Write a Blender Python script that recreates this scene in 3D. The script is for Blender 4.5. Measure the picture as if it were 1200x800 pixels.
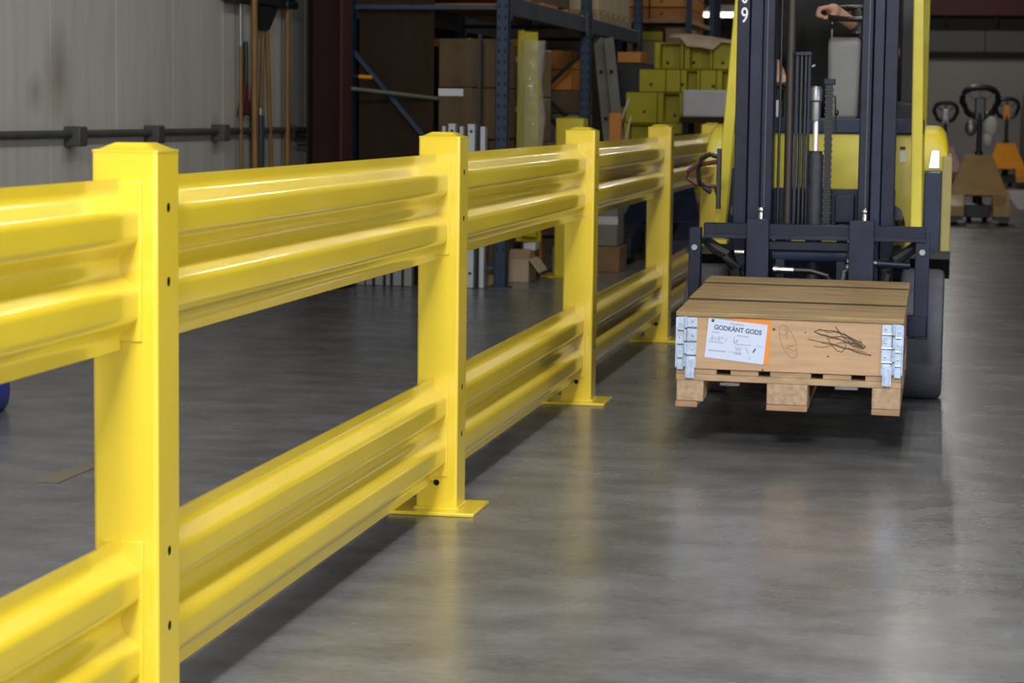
import bpy, bmesh, math, random
from mathutils import Vector, Matrix

random.seed(7)
for o in list(bpy.data.objects):
    bpy.data.objects.remove(o)
S = bpy.context.scene
COL = S.collection

# ------------------------------------------------------------------ camera
cd = bpy.data.cameras.new('camera')
cd.sensor_width = 36.0
cd.sensor_fit = 'HORIZONTAL'
cd.lens = 80.46
cd.clip_end = 200
cam = bpy.data.objects.new('camera', cd)
COL.objects.link(cam)
_R = Vector((0.982506, 0.185832, 0.012179))
_U = Vector((-0.030647, 0.096835, 0.994828))
_F = Vector((-0.183691, 0.977798, -0.100836))
m = Matrix((( _R.x, _U.x, -_F.x, 0.0), (_R.y, _U.y, -_F.y, 0.0), (_R.z, _U.z, -_F.z, 1.2168), (0, 0, 0, 1)))
cam.matrix_world = m
cd.dof.use_dof = True
cd.dof.focus_distance = 6.6
cd.dof.aperture_fstop = 8.0
S.camera = cam

# ------------------------------------------------------------------ world, lamps, exposure
w = bpy.data.worlds.new('world')
S.world = w
w.use_nodes = True
w.node_tree.nodes['Background'].inputs[0].default_value = (0.80, 0.88, 1.0, 1)
w.node_tree.nodes['Background'].inputs[1].default_value = 0.10

def area(name, loc, rot, sx, sy, power, col=(1, 1, 1)):
    l = bpy.data.lights.new(name, 'AREA')
    l.shape = 'RECTANGLE'
    l.size = sx
    l.size_y = sy
    l.energy = power
    l.color = col
    o = bpy.data.objects.new(name, l)
    o.location = loc
    o.rotation_euler = rot
    COL.objects.link(o)
    return o

# daylight through the open dock door behind the photographer
area('dock_door_daylight', (1.3, -5.0, 2.2), (math.radians(90), 0, 0), 4.6, 4.0, 270, (0.88, 0.94, 1.0))
# added fill light from the right, no door there; lifts rail and post sides
area('side_fill_light', (6.7, 2.4, 2.3), (0, math.radians(90), 0), 3.8, 5.0, 370, (0.92, 0.96, 1.0))
# large high-bay lamp over the near end of the aisle
area('high_bay_lamp', (-0.75, -0.9, 5.1), (math.radians(30), 0, 0), 1.6, 0.7, 560, (1.0, 0.99, 0.97))
# twin fluorescent strips over the aisle
for ly, pw in ((3.4, 46), (7.6, 40), (12.2, 20), (18.0, 20), (25.0, 18), (32.0, 22), (38.0, 42)):
    for dx in (-0.13, 0.13):
        area('ceiling_lamp', (-0.25 + dx, ly, 5.0), (0, 0, 0), 0.07, 2.4, pw, (1.0, 0.97, 0.90))
S.view_settings.view_transform = 'Standard'
S.view_settings.look = 'None'
S.view_settings.exposure = 0.0
S.view_settings.gamma = 1.0
S.view_settings.use_curve_mapping = False

# ------------------------------------------------------------------ materials
MATS = {}

def mat(name, col, rough=0.5, metal=0.0, var=0.0, vscale=6.0, bump=0.0, bscale=40.0, coat=0.0,
        stretch=(1, 1, 1), col2=None, rvar=0.0, detail=5.0, lo=0.35, hi=0.65):
    if name in MATS:
        return MATS[name]
    M = bpy.data.materials.new(name)
    M.use_nodes = True
    nt = M.node_tree
    p = nt.nodes['Principled BSDF']
    p.inputs['Base Color'].default_value = (*col, 1)
    p.inputs['Roughness'].default_value = rough
    p.inputs['Metallic'].default_value = metal
    if coat:
        p.inputs['Coat Weight'].default_value = coat
        p.inputs['Coat Roughness'].default_value = 0.08
    if var or col2 or bump or rvar:
        tc = nt.nodes.new('ShaderNodeTexCoord')
        mp = nt.nodes.new('ShaderNodeMapping')
        mp.inputs['Scale'].default_value = stretch
        nt.links.new(tc.outputs['Object'], mp.inputs['Vector'])
        nz = nt.nodes.new('ShaderNodeTexNoise')
        nz.inputs['Scale'].default_value = vscale
        nz.inputs['Detail'].default_value = detail
        nt.links.new(mp.outputs['Vector'], nz.inputs['Vector'])
        rp = nt.nodes.new('ShaderNodeValToRGB')
        rp.color_ramp.elements[0].position = lo
        rp.color_ramp.elements[1].position = hi
        c2 = col2 if col2 else tuple(max(0, c * (1 - var)) for c in col)
        rp.color_ramp.elements[0].color = (*c2, 1)
        rp.color_ramp.elements[1].color = (*col, 1)
        nt.links.new(nz.outputs['Fac'], rp.inputs['Fac'])
        nt.links.new(rp.outputs['Color'], p.inputs['Base Color'])
        if rvar:
            mr = nt.nodes.new('ShaderNodeMapRange')
            mr.inputs['To Min'].default_value = rough - rvar
            mr.inputs['To Max'].default_value = rough + rvar
            nt.links.new(nz.outputs['Fac'], mr.inputs['Value'])
            nt.links.new(mr.outputs['Result'], p.inputs['Roughness'])
        if bump:
            nb = nt.nodes.new('ShaderNodeTexNoise')
            nb.inputs['Scale'].default_value = bscale
            nb.inputs['Detail'].default_value = 4
            nt.links.new(mp.outputs['Vector'], nb.inputs['Vector'])
            bp = nt.nodes.new('ShaderNodeBump')
            bp.inputs['Strength'].default_value = bump
            bp.inputs['Distance'].default_value = 0.004
            nt.links.new(nb.outputs['Fac'], bp.inputs['Height'])
            nt.links.new(bp.outputs['Normal'], p.inputs['Normal'])
    MATS[name] = M
    return M

YEL = mat('yellow_enamel', (0.77, 0.565, 0.030), 0.30, var=0.06, vscale=3, coat=0.6, bump=0.03, bscale=60)
YEL2 = mat('yellow_enamel_dusty', (0.68, 0.53, 0.02), 0.45, var=0.12, vscale=5)
LEMON = mat('truck_yellow', (0.66, 0.56, 0.06), 0.38, var=0.10, vscale=6, coat=0.2)
LIME = mat('bracket_yellow', (0.43, 0.37, 0.006), 0.45, var=0.10, vscale=5)
DARK = mat('dark_hole', (0.012, 0.010, 0.008), 0.9)
NAVY = mat('mast_navy', (0.010, 0.014, 0.036), 0.42, var=0.35, vscale=12, bump=0.15, bscale=70)
NAVY2 = mat('mast_navy_worn', (0.016, 0.022, 0.050), 0.38, var=0.4, vscale=9, bump=0.1)
NAVYB = mat('chassis_blue', (0.027, 0.038, 0.080), 0.45, var=0.2, vscale=8)
RACKB = mat('rack_blue', (0.010, 0.035, 0.078), 0.5, var=0.25, vscale=10)
RACKG = mat('beam_blue_grey', (0.075, 0.090, 0.115), 0.42, var=0.35, vscale=7)
BLACK = mat('black_rubbery', (0.012, 0.012, 0.014), 0.5, var=0.2)
BLACKP = mat('black_plastic', (0.010, 0.010, 0.011), 0.35)
TYRE = mat('tyre_rubber', (0.095, 0.100, 0.125), 0.75, var=0.25, vscale=15, bump=0.2)
CHROME = mat('chrome', (0.85, 0.87, 0.9), 0.15, 1.0)
STEEL = mat('steel_dull', (0.33, 0.34, 0.36), 0.4, 0.8, var=0.2)
GALV = mat('galvanised', (0.60, 0.72, 0.95), 0.34, 0.30, var=0.25, vscale=50, bump=0.1)
GREYP = mat('grey_cowl', (0.20, 0.20, 0.195), 0.6, var=0.15)
WOODL = mat('lid_wood', (0.42, 0.285, 0.135), 0.65, var=0.45, vscale=5, stretch=(1, 9, 9), bump=0.25, bscale=18)
WOODC = mat('collar_wood', (0.57, 0.37, 0.215), 0.6, var=0.16, vscale=5, stretch=(1, 9, 9), bump=0.15, bscale=18)
WOODP = mat('pallet_wood', (0.50, 0.34, 0.20), 0.75, var=0.3, vscale=7, stretch=(1.5, 5, 7), bump=0.3, bscale=20)
WOODB = mat('pallet_block', (0.52, 0.36, 0.235), 0.85, var=0.3, vscale=45, bump=0.5, bscale=90)
WOODR = mat('pallet_runner', (0.47, 0.27, 0.155), 0.8, var=0.25, vscale=9, stretch=(1, 6, 6))
HANDLE = mat('handle_wood', (0.22, 0.108, 0.024), 0.5, var=0.3, vscale=5, stretch=(6, 6, 1))
PAPER = mat('paper', (0.62, 0.70, 0.92), 0.7)
ORANGEP = mat('orange_paper', (0.82, 0.29, 0.05), 0.7)
INK = mat('print_ink', (0.10, 0.11, 0.17), 0.8)
INK2 = mat('print_ink_pale', (0.42, 0.45, 0.55), 0.8)
PENCIL = mat('marker_ink', (0.13, 0.085, 0.06), 0.8)
PENCIL2 = mat('pencil_ink', (0.33, 0.21, 0.13), 0.8)
WHITEP = mat('white_paint', (0.72, 0.74, 0.76), 0.5)
CARD = mat('cardboard', (0.36, 0.25, 0.15), 0.75, var=0.15, vscale=4)
CARDP = mat('cardboard_pale', (0.50, 0.37, 0.26), 0.75, var=0.12, vscale=4)
CARDD = mat('cardboard_dark', (0.14, 0.095, 0.050), 0.9, var=0.25, vscale=4)
PLYD = mat('added_dark_sheet', (0.036, 0.021, 0.010), 0.9, var=0.25, vscale=3, stretch=(4, 4, 1))
CREAM = mat('cream_carton', (0.58, 0.46, 0.28), 0.7, var=0.1)
MAROON = mat('maroon_steel', (0.024, 0.007, 0.005), 0.75, var=0.3, vscale=4)
ORANGE = mat('orange_paint', (0.55, 0.19, 0.012), 0.5, var=0.2, vscale=5)
ORANGEJ = mat('orange_truck_paint', (0.70, 0.27, 0.015), 0.4, var=0.1)
TAN = mat('tan_truck_paint', (0.40, 0.25, 0.09), 0.5, var=0.15, vscale=5)
GREYW = mat('weathered_channel', (0.17, 0.165, 0.13), 0.6, var=0.2)
WCHAN = mat('white_channel', (0.60, 0.62, 0.66), 0.4, 0.2, var=0.1)
GCHAN = mat('grey_channel', (0.30, 0.30, 0.32), 0.5, 0.2, var=0.15)
FOAM = mat('white_foam', (0.50, 0.49, 0.48), 0.7, var=0.08)
SKIN = mat('skin', (0.56, 0.30, 0.20), 0.5, var=0.1, vscale=20)
SHIRT = mat('black_cotton', (0.010, 0.010, 0.011), 0.9, var=0.2)
TROUS = mat('dark_denim', (0.025, 0.028, 0.04), 0.9, var=0.2)
HAIR = mat('brown_hair', (0.05, 0.03, 0.018), 0.7, var=0.3, vscale=60)
EYEW = mat('eye_white', (0.8, 0.8, 0.78), 0.3)
RED = mat('red_plastic', (0.12, 0.016, 0.014), 0.5)
BLUEP = mat('blue_plastic', (0.015, 0.035, 0.30), 0.45, var=0.1)
PIPE = mat('pipe_grey', (0.055, 0.055, 0.050), 0.6, var=0.3)
HOSER = mat('red_hose', (0.10, 0.018, 0.02), 0.5)
CONC = mat('kerb_concrete', (0.24, 0.235, 0.22), 0.9, var=0.2)
TAUPE = mat('far_wall_paint', (0.30, 0.275, 0.26), 0.8, var=0.05, vscale=1)
FARG = mat('far_wall_grey', (0.125, 0.125, 0.125), 0.8, var=0.05, vscale=1)
DARKW = mat('far_dark', (0.016, 0.015, 0.014), 0.9)
CLOTHG = mat('grey_cover', (0.10, 0.095, 0.09), 0.9, var=0.2)
WHITEB = mat('white_bag', (0.55, 0.54, 0.50), 0.7)
LEAN = mat('wall_sheet', (0.40, 0.385, 0.35), 0.55, var=0.0)


for _m in (NAVY, NAVY2, NAVYB, LIME, PLYD, MAROON, CARDD):
    _m.node_tree.nodes['Principled BSDF'].inputs['Specular IOR Level'].default_value = 0.28
EDGE = mat('edge_plate_paint', (0.36, 0.30, 0.10), 0.5, var=0.2)


def film_material():
    M = bpy.data.materials.new('stretch_film')
    M.use_nodes = True
    nt = M.node_tree
    p = nt.nodes['Principled BSDF']
    p.inputs['Base Color'].default_value = (0.62, 0.61, 0.50, 1)
    p.inputs['Roughness'].default_value = 0.12
    p.inputs['Alpha'].default_value = 0.30
    tc = nt.nodes.new('ShaderNodeTexCoord')
    nz = nt.nodes.new('ShaderNodeTexNoise')
    nz.inputs['Scale'].default_value = 14
    bp = nt.nodes.new('ShaderNodeBump')
    bp.inputs['Strength'].default_value = 0.8
    bp.inputs['Distance'].default_value = 0.02
    nt.links.new(tc.outputs['Object'], nz.inputs['Vector'])
    nt.links.new(nz.outputs['Fac'], bp.inputs['Height'])
    nt.links.new(bp.outputs['Normal'], p.inputs['Normal'])
    return M
FILM = film_material()


def emit(name, col, s):
    M = bpy.data.materials.new(name)
    M.use_nodes = True
    p = M.node_tree.nodes['Principled BSDF']
    p.inputs['Base Color'].default_value = (*col, 1)
    p.inputs['Emission Color'].default_value = (*col, 1)
    p.inputs['Emission Strength'].default_value = s
    return M
TUBE = emit('lamp_tube', (1.0, 0.95, 0.82), 2.2)


def floor_material():
    M = bpy.data.materials.new('polished_concrete')
    M.use_nodes = True
    nt = M.node_tree
    p = nt.nodes['Principled BSDF']
    tc = nt.nodes.new('ShaderNodeTexCoord')

    def noise(scale, detail, st=(1, 1, 1), rough=0.55):
        mp = nt.nodes.new('ShaderNodeMapping')
        mp.inputs['Scale'].default_value = st
        nt.links.new(tc.outputs['Object'], mp.inputs['Vector'])
        n = nt.nodes.new('ShaderNodeTexNoise')
        n.inputs['Scale'].default_value = scale
        n.inputs['Detail'].default_value = detail
        n.inputs['Roughness'].default_value = rough
        nt.links.new(mp.outputs['Vector'], n.inputs['Vector'])
        return n.outputs['Fac']

    def ramp(f, a, ca, b, cb):
        r = nt.nodes.new('ShaderNodeValToRGB')
        r.color_ramp.elements[0].position = a
        r.color_ramp.elements[1].position = b
        r.color_ramp.elements[0].color = (*ca, 1)
        r.color_ramp.elements[1].color = (*cb, 1)
        nt.links.new(f, r.inputs['Fac'])
        return r.outputs['Color']

    def mix(mode, fac, a, b):
        x = nt.nodes.new('ShaderNodeMix')
        x.data_type = 'RGBA'
        x.blend_type = mode
        x.inputs[0].default_value = fac
        nt.links.new(a, x.inputs[6])
        nt.links.new(b, x.inputs[7])
        return x.outputs[2]
    big = ramp(noise(0.9, 6, (1.0, 0.8, 1)), 0.30, (0.132, 0.133, 0.138), 0.70, (0.188, 0.191, 0.203))
    mid = ramp(noise(5.0, 5, (0.8, 1.2, 1), 0.5), 0.34, (0.70, 0.70, 0.70), 0.64, (1.13, 1.13, 1.14))
    fine = ramp(noise(45, 6, (0.6, 1, 1), 0.75), 0.30, (0.70, 0.70, 0.70), 0.7, (1.12, 1.12, 1.12))
    c = mix('MULTIPLY', 0.85, big, mid)
    c = mix('MULTIPLY', 0.8, c, fine)
    # pale specks and scuffs
    sp = ramp(noise(38, 2, (0.5, 1.3, 1), 0.5), 0.735, (0, 0, 0), 0.77, (0.16, 0.16, 0.16))
    c = mix('ADD', 0.8, c, sp)
    nt.links.new(c, p.inputs['Base Color'])
    mr = nt.nodes.new('ShaderNodeMapRange')
    mr.inputs['To Min'].default_value = 0.20
    mr.inputs['To Max'].default_value = 0.33
    nt.links.new(noise(3.0, 3, (1, 1, 1), 0.45), mr.inputs['Value'])
    nt.links.new(mr.outputs['Result'], p.inputs['Roughness'])
    bp = nt.nodes.new('ShaderNodeBump')
    bp.inputs['Strength'].default_value = 0.12
    bp.inputs['Distance'].default_value = 0.003
    nt.links.new(noise(22, 6), bp.inputs['Height'])
    nt.links.new(bp.outputs['Normal'], p.inputs['Normal'])
    return M
FLOORM = floor_material()


def wall_material():
    """painted sheet steel with rust-brown smudges that sit on the wall"""
    M = bpy.data.materials.new('painted_sheet')
    M.use_nodes = True
    nt = M.node_tree
    p = nt.nodes['Principled BSDF']
    p.inputs['Roughness'].default_value = 0.6
    tc = nt.nodes.new('ShaderNodeTexCoord')
    mp = nt.nodes.new('ShaderNodeMapping')
    mp.inputs['Scale'].default_value = (1, 6, 0.7)
    nt.links.new(tc.outputs['Object'], mp.inputs['Vector'])
    n = nt.nodes.new('ShaderNodeTexNoise')
    n.inputs['Scale'].default_value = 2.2
    n.inputs['Detail'].default_value = 6
    nt.links.new(mp.outputs['Vector'], n.inputs['Vector'])
    r = nt.nodes.new('ShaderNodeValToRGB')
    r.color_ramp.elements[0].position = 0.25
    r.color_ramp.elements[1].position = 0.62
    r.color_ramp.elements[0].color = (0.395, 0.380, 0.338, 1)
    r.color_ramp.elements[1].color = (0.455, 0.445, 0.410, 1)
    nt.links.new(n.outputs['Fac'], r.inputs['Fac'])
    cur = r.outputs['Color']
    # (y, z, ry, rz, strength, colour): scorch and rust marks above the pipe
    for (y, z, ry, rz, s, cc) in ((10.85, 1.36, .22, .30, .55, (0.12, 0.085, 0.05)), (10.55, 1.27, .14, .12, .45, (0.10, 0.09, 0.08)),
                                  (10.98, 1.00, .12, .20, .5, (0.12, 0.10, 0.075)), (12.15, 1.05, .10, .14, .4, (0.12, 0.11, 0.09)),
                                  (13.35, 1.04, .12, .16, .4, (0.12, 0.11, 0.09)), (14.9, 1.0, .2, .22, .4, (0.13, 0.12, 0.10))):
        m2 = nt.nodes.new('ShaderNodeMapping')
        m2.vector_type = 'POINT'
        m2.inputs['Location'].default_value = (0, -y / ry, -z / rz)
        m2.inputs['Scale'].default_value = (0, 1 / ry, 1 / rz)
        nt.links.new(tc.outputs['Object'], m2.inputs['Vector'])
        g = nt.nodes.new('ShaderNodeTexGradient')
        g.gradient_type = 'SPHERICAL'
        nt.links.new(m2.outputs['Vector'], g.inputs['Vector'])
        mu = nt.nodes.new('ShaderNodeMath')
        mu.operation = 'MULTIPLY'
        mu.inputs[1].default_value = s
        nt.links.new(g.outputs['Fac'], mu.inputs[0])
        x = nt.nodes.new('ShaderNodeMix')
        x.data_type = 'RGBA'
        nt.links.new(mu.outputs[0], x.inputs[0])
        nt.links.new(cur, x.inputs[6])
        x.inputs[7].default_value = (*cc, 1)
        cur = x.outputs[2]
    nt.links.new(cur, p.inputs['Base Color'])
    return M
WALLM = wall_material()

# ------------------------------------------------------------------ helpers

def root(name, label, cat, loc=(0, 0, 0), group=None, kind=None):
    o = bpy.data.objects.new(name, None)
    o.empty_display_size = 0.1
    COL.objects.link(o)
    o.location = loc
    o['label'] = label
    o['category'] = cat
    if group:
        o['group'] = group
    if kind:
        o['kind'] = kind
    return o


def tag(o, label=None, cat=None, group=None, kind=None):
    for k, v in (('label', label), ('category', cat), ('group', group), ('kind', kind)):
        if v:
            o[k] = v
    return o


def origin_of(p):
    v = Vector((0, 0, 0))
    while p is not None:
        v = v + Vector(p.location)
        p = p.parent
    return v


class B:
    def __init__(self):
        self.bm = bmesh.new()

    def box(self, x0, x1, y0, y1, z0, z1):
        vs = [self.bm.verts.new((x, y, z)) for x in (x0, x1) for y in (y0, y1) for z in (z0, z1)]
        for f in ((0, 1, 3, 2), (4, 6, 7, 5), (0, 4, 5, 1), (2, 3, 7, 6), (0, 2, 6, 4), (1, 5, 7, 3)):
            self.bm.faces.new([vs[i] for i in f])
        return self

    def hexa(self, a, b):
        """a, b: two quads (4 points each, same order)"""
        va = [self.bm.verts.new(p) for p in a]
        vb = [self.bm.verts.new(p) for p in b]
        self.bm.faces.new(va[::-1])
        self.bm.faces.new(vb)
        for i in range(len(a)):
            j = (i + 1) % len(a)
            self.bm.faces.new((va[i], va[j], vb[j], vb[i]))
        return self

    def prism(self, pts, axis, a, b):
        """2d outline extruded along axis from a to b"""
        def P(u, v, t):
            return {'x': (t, u, v), 'y': (u, t, v), 'z': (u, v, t)}[axis]
        return self.hexa([P(u, v, a) for u, v in pts], [P(u, v, b) for u, v in pts])

    def bar(self, p, q, wx, wy, up=(0, 0, 1)):
        p, q = Vector(p), Vector(q)
        d = (q - p).normalized()
        u = Vector(up)
        if abs(d.dot(u)) > 0.95:
            u = Vector((0, 1, 0))
        s = d.cross(u).normalized()
        t = s.cross(d).normalized()
        c = [(s * a * wx / 2 + t * b * wy / 2) for a, b in ((-1, -1), (1, -1), (1, 1), (-1, 1))]
        return self.hexa([p + x for x in c], [q + x for x in c])

    def tube(self, p, q, r0, r1=None, n=14, cap=True):
        r1 = r0 if r1 is None else r1
        p, q = Vector(p), Vector(q)
        d = (q - p).normalized()
        u = Vector((0, 0, 1)) if abs(d.z) < 0.9 else Vector((1, 0, 0))
        s = d.cross(u).normalized()
        t = s.cross(d).normalized()
        va, vb = [], []
        for i in range(n):
            a = 2 * math.pi * i / n
            k = s * math.cos(a) + t * math.sin(a)
            va.append(self.bm.verts.new(p + k * r0))
            vb.append(self.bm.verts.new(q + k * r1))
        for i in range(n):
            j = (i + 1) % n
            self.bm.faces.new((va[i], va[j], vb[j], vb[i]))
        if cap:
            self.bm.faces.new(va[::-1])
            self.bm.faces.new(vb)
        return self

    def path(self, pts, r, n=8, closed=False):
        pts = [Vector(p) for p in pts]
        rings = []
        N = len(pts)
        for i, p in enumerate(pts):
            if closed:
                d = pts[(i + 1) % N] - pts[i - 1]
            else:
                d = pts[min(i + 1, N - 1)] - pts[max(i - 1, 0)]
            d.normalize()
            u = Vector((0, 0, 1)) if abs(d.z) < 0.9 else Vector((0, 1, 0))
            s = d.cross(u).normalized()
            t = s.cross(d).normalized()
            rr = r[i] if isinstance(r, (list, tuple)) else r
            rings.append([self.bm.verts.new(p + (s * math.cos(2 * math.pi * k / n) + t * math.sin(2 * math.pi * k / n)) * rr) for k in range(n)])
        for i in range(N if closed else N - 1):
            a, b = rings[i], rings[(i + 1) % N]
            for k in range(n):
                j = (k + 1) % n
                self.bm.faces.new((a[k], a[j], b[j], b[k]))
        if not closed:
            self.bm.faces.new(rings[0][::-1])
            self.bm.faces.new(rings[-1])
        return self

    def ball(self, c, rx, ry=None, rz=None, seg=14):
        ry = rx if ry is None else ry
        rz = rx if rz is None else rz
        mtx = Matrix.Translation(c) @ Matrix.Diagonal((rx, ry, rz, 1))
        bmesh.ops.create_uvsphere(self.bm, u_segments=seg, v_segments=max(6, seg // 2 + 2), radius=1, matrix=mtx)
        return self

    def lathe(self, prof, c, axis='z', n=24):
        c = Vector(c)
        rings = []
        for r, h in prof:
            ring = []
            for i in range(n):
                a = 2 * math.pi * i / n
                u, v = r * math.cos(a), r * math.sin(a)
                ring.append(self.bm.verts.new(c + Vector({'z': (u, v, h), 'x': (h, u, v), 'y': (u, h, v)}[axis])))
            rings.append(ring)
        for a, b in zip(rings, rings[1:]):
            for i in range(n):
                j = (i + 1) % n
                self.bm.faces.new((a[i], a[j], b[j], b[i]))
        self.bm.faces.new(rings[0][::-1])
        self.bm.faces.new(rings[-1])
        return self

    def ob(self, name, material, parent=None, bevel=0.0, seg=2, smooth=35, local=False):
        bm = self.bm
        if parent is not None and not local:
            off = origin_of(parent)
            bmesh.ops.translate(bm, verts=bm.verts, vec=-off)
        bmesh.ops.recalc_face_normals(bm, faces=bm.faces)
        me = bpy.data.meshes.new(name)
        bm.to_mesh(me)
        bm.free()
        me.materials.append(material)
        for p in me.polygons:
            p.use_smooth = True
        me.set_sharp_from_angle(angle=math.radians(smooth))
        o = bpy.data.objects.new(name, me)
        COL.objects.link(o)
        if parent is not None:
            o.parent = parent
        if bevel:
            bv = o.modifiers.new('bevel', 'BEVEL')
            bv.width = bevel
            bv.segments = seg
            bv.limit_method = 'ANGLE'
            bv.angle_limit = math.radians(40)
        return o


def copy_tree(o, parent=None):
    c = o.copy()
    COL.objects.link(c)
    c.parent = parent
    for ch in list(o.children):
        copy_tree(ch, c)
    return c


def text_ob(name, s, size, loc, material, parent, roll=0.0, ext=0.0006, spacing=1.0, align='LEFT', sx=1.0, bold=0.0):
    cu = bpy.data.curves.new(name, 'FONT')
    cu.body = s
    cu.size = size
    cu.extrude = ext
    cu.offset = bold
    cu.space_character = spacing
    cu.align_x = align
    t = bpy.data.objects.new('text_source', cu)
    COL.objects.link(t)
    dg = bpy.context.evaluated_depsgraph_get()
    me = bpy.data.meshes.new_from_object(t.evaluated_get(dg))
    bpy.data.objects.remove(t)
    off = origin_of(parent)
    me.transform(Matrix.Translation(Vector(loc) - off) @ Matrix.Rotation(roll, 4, 'Y') @ Matrix.Rotation(math.radians(90), 4, 'X') @ Matrix.Diagonal((sx, 1, 1, 1)))
    me.materials.clear()
    me.materials.append(material)
    o = bpy.data.objects.new(name, me)
    COL.objects.link(o)
    o.parent = parent
    return o


def ribbon(pts, wd, y, b=None, t=0.0008):
    """flat ink line on a plane facing -Y: pts are (x, z)"""
    b = b or B()
    for (x0, z0), (x1, z1) in zip(pts, pts[1:]):
        d = Vector((x1 - x0, 0, z1 - z0))
        if d.length < 1e-6:
            continue
        b.bar((x0, y, z0), (x1, y, z1), t, wd, up=(0, 1, 0)) if False else None
        n = Vector((-d.z, 0, d.x)).normalized() * wd / 2
        e = d.normalized() * wd * 0.3
        p, q = Vector((x0, y, z0)) - e, Vector((x1, y, z1)) + e
        k = Vector((0, -t, 0))
        b.hexa([p - n, q - n, q + n, p + n], [p - n + k, q - n + k, q + n + k, p + n + k])
    return b

# ------------------------------------------------------------------ structure
b = B().box(-6.5, 7.0, -5.2, 43.0, -0.2, 0.0)
tag(b.ob('floor', FLOORM), kind='structure')
b = B().box(-4.6, 7.0, -5.2, 43.0, 5.4, 5.5)
tag(b.ob('ceiling', FARG), kind='structure')
wl = tag(B().box(-4.60, -4.365, -5.2, 43.0, -0.05, 5.4).ob('wall_left', WALLM), kind='structure')
pm = None
for i in range(17):                       # lapped wall sheets, one part each
    y0 = 3.42 + i * 0.915
    if pm is None:
        p = B().box(-4.366, -4.35, y0 + 0.004, y0 + 0.911, 0.10, 5.38).ob('wall_panel', WALLM, wl, bevel=0.0012)
        pm = p
        base_y = y0
    else:
        p = B().box(-4.366, -4.35, y0 + 0.004, y0 + 0.911, 0.10, 5.38).ob('wall_panel', WALLM, wl, bevel=0.0012)
tag(B().box(-4.365, -4.31, 0, 42, 0.0, 0.075).ob('baseboard_left', CONC, bevel=0.006), kind='structure')
tag(B().box(6.8, 7.0, -5.2, 43, -0.05, 5.4).ob('wall_right', FARG), kind='structure')
# far end: a taupe partition under dark girts and a maroon band
wb = tag(B().box(-0.45, 6.8, 42.0, 42.2, -0.05, 2.24).ob('wall_back', TAUPE), kind='structure')
tag(B().box(-0.45, 6.8, 41.9, 42.2, 2.24, 2.34).ob('trim_1', DARKW, bevel=0.01), kind='structure')
t2 = tag(B().box(-0.45, 6.8, 42.0, 42.2, 2.34, 2.74).ob('trim_2', FARG), kind='structure')
for x in (0.62, 2.0, 3.4):
    B().box(x, x + 0.015, 41.985, 42.0, 2.34, 2.74).ob('seam_strip', DARKW, t2)
t3 = tag(B().box(-4.365, 6.8, 41.95, 42.2, 2.74, 2.98).ob('trim_3', DARKW), kind='structure')
for i in range(9):
    x = -3.6 + i * 0.88
    B().box(x, x + 0.05, 41.88, 41.95, 2.80, 2.98).ob('girt_stud', MAROON, t3)
tag(B().box(-4.365, 6.8, 41.85, 42.2, 2.98, 5.4).ob('trim_4', mat('maroon_band', (0.085, 0.020, 0.016), 0.7)), kind='structure')
tag(B().box(-0.62, -0.42, 41.6, 42.0, 0.0, 2.98).ob('trim_5', DARKW, bevel=0.01), kind='structure')
tag(B().box(-4.365, -0.45, 42.0, 42.2, -0.05, 2.74).ob('wall_back.001', DARKW), kind='structure')
tag(B().box(0.95, 1.9, 30.5, 38.3, 0.0, 0.004).ob('floor_glare', mat('floor_glare_tone', (0.40, 0.40, 0.43), 0.5, var=0.1)), kind='structure')  # glare on the far floor, painted as a pale patch

tag(B().box(-4.362, -4.344, 20.0, 41.8, 0.0, 5.3).ob('dark_lining', PLYD), kind='structure')  # dark sheet added over the pale wall beyond the rack

# ------------------------------------------------------------------ yellow guard rail
PX = -1.42            # aisle face of the posts
PW = 0.127
PH = 1.130
POSTY = [1.335, 4.012, 6.685, 9.358, 12.039, 14.72]
fence = root('guard_rail', 'long glossy yellow steel guard rail with double ribbed beams running along the aisle', 'guard rail', (PX - PW / 2, POSTY[0], 0))


def arc_outline(wd, r, k=4):
    h = wd / 2
    pts = []
    for cx, cy, a0 in ((h - r, h - r, 0), (-h + r, h - r, 90), (-h + r, -h + r, 180), (h - r, -h + r, 270)):
        for i in range(k + 1):
            a = math.radians(a0 + 90 * i / k)
            pts.append((cx + r * math.cos(a), cy + r * math.sin(a)))
    return pts


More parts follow.
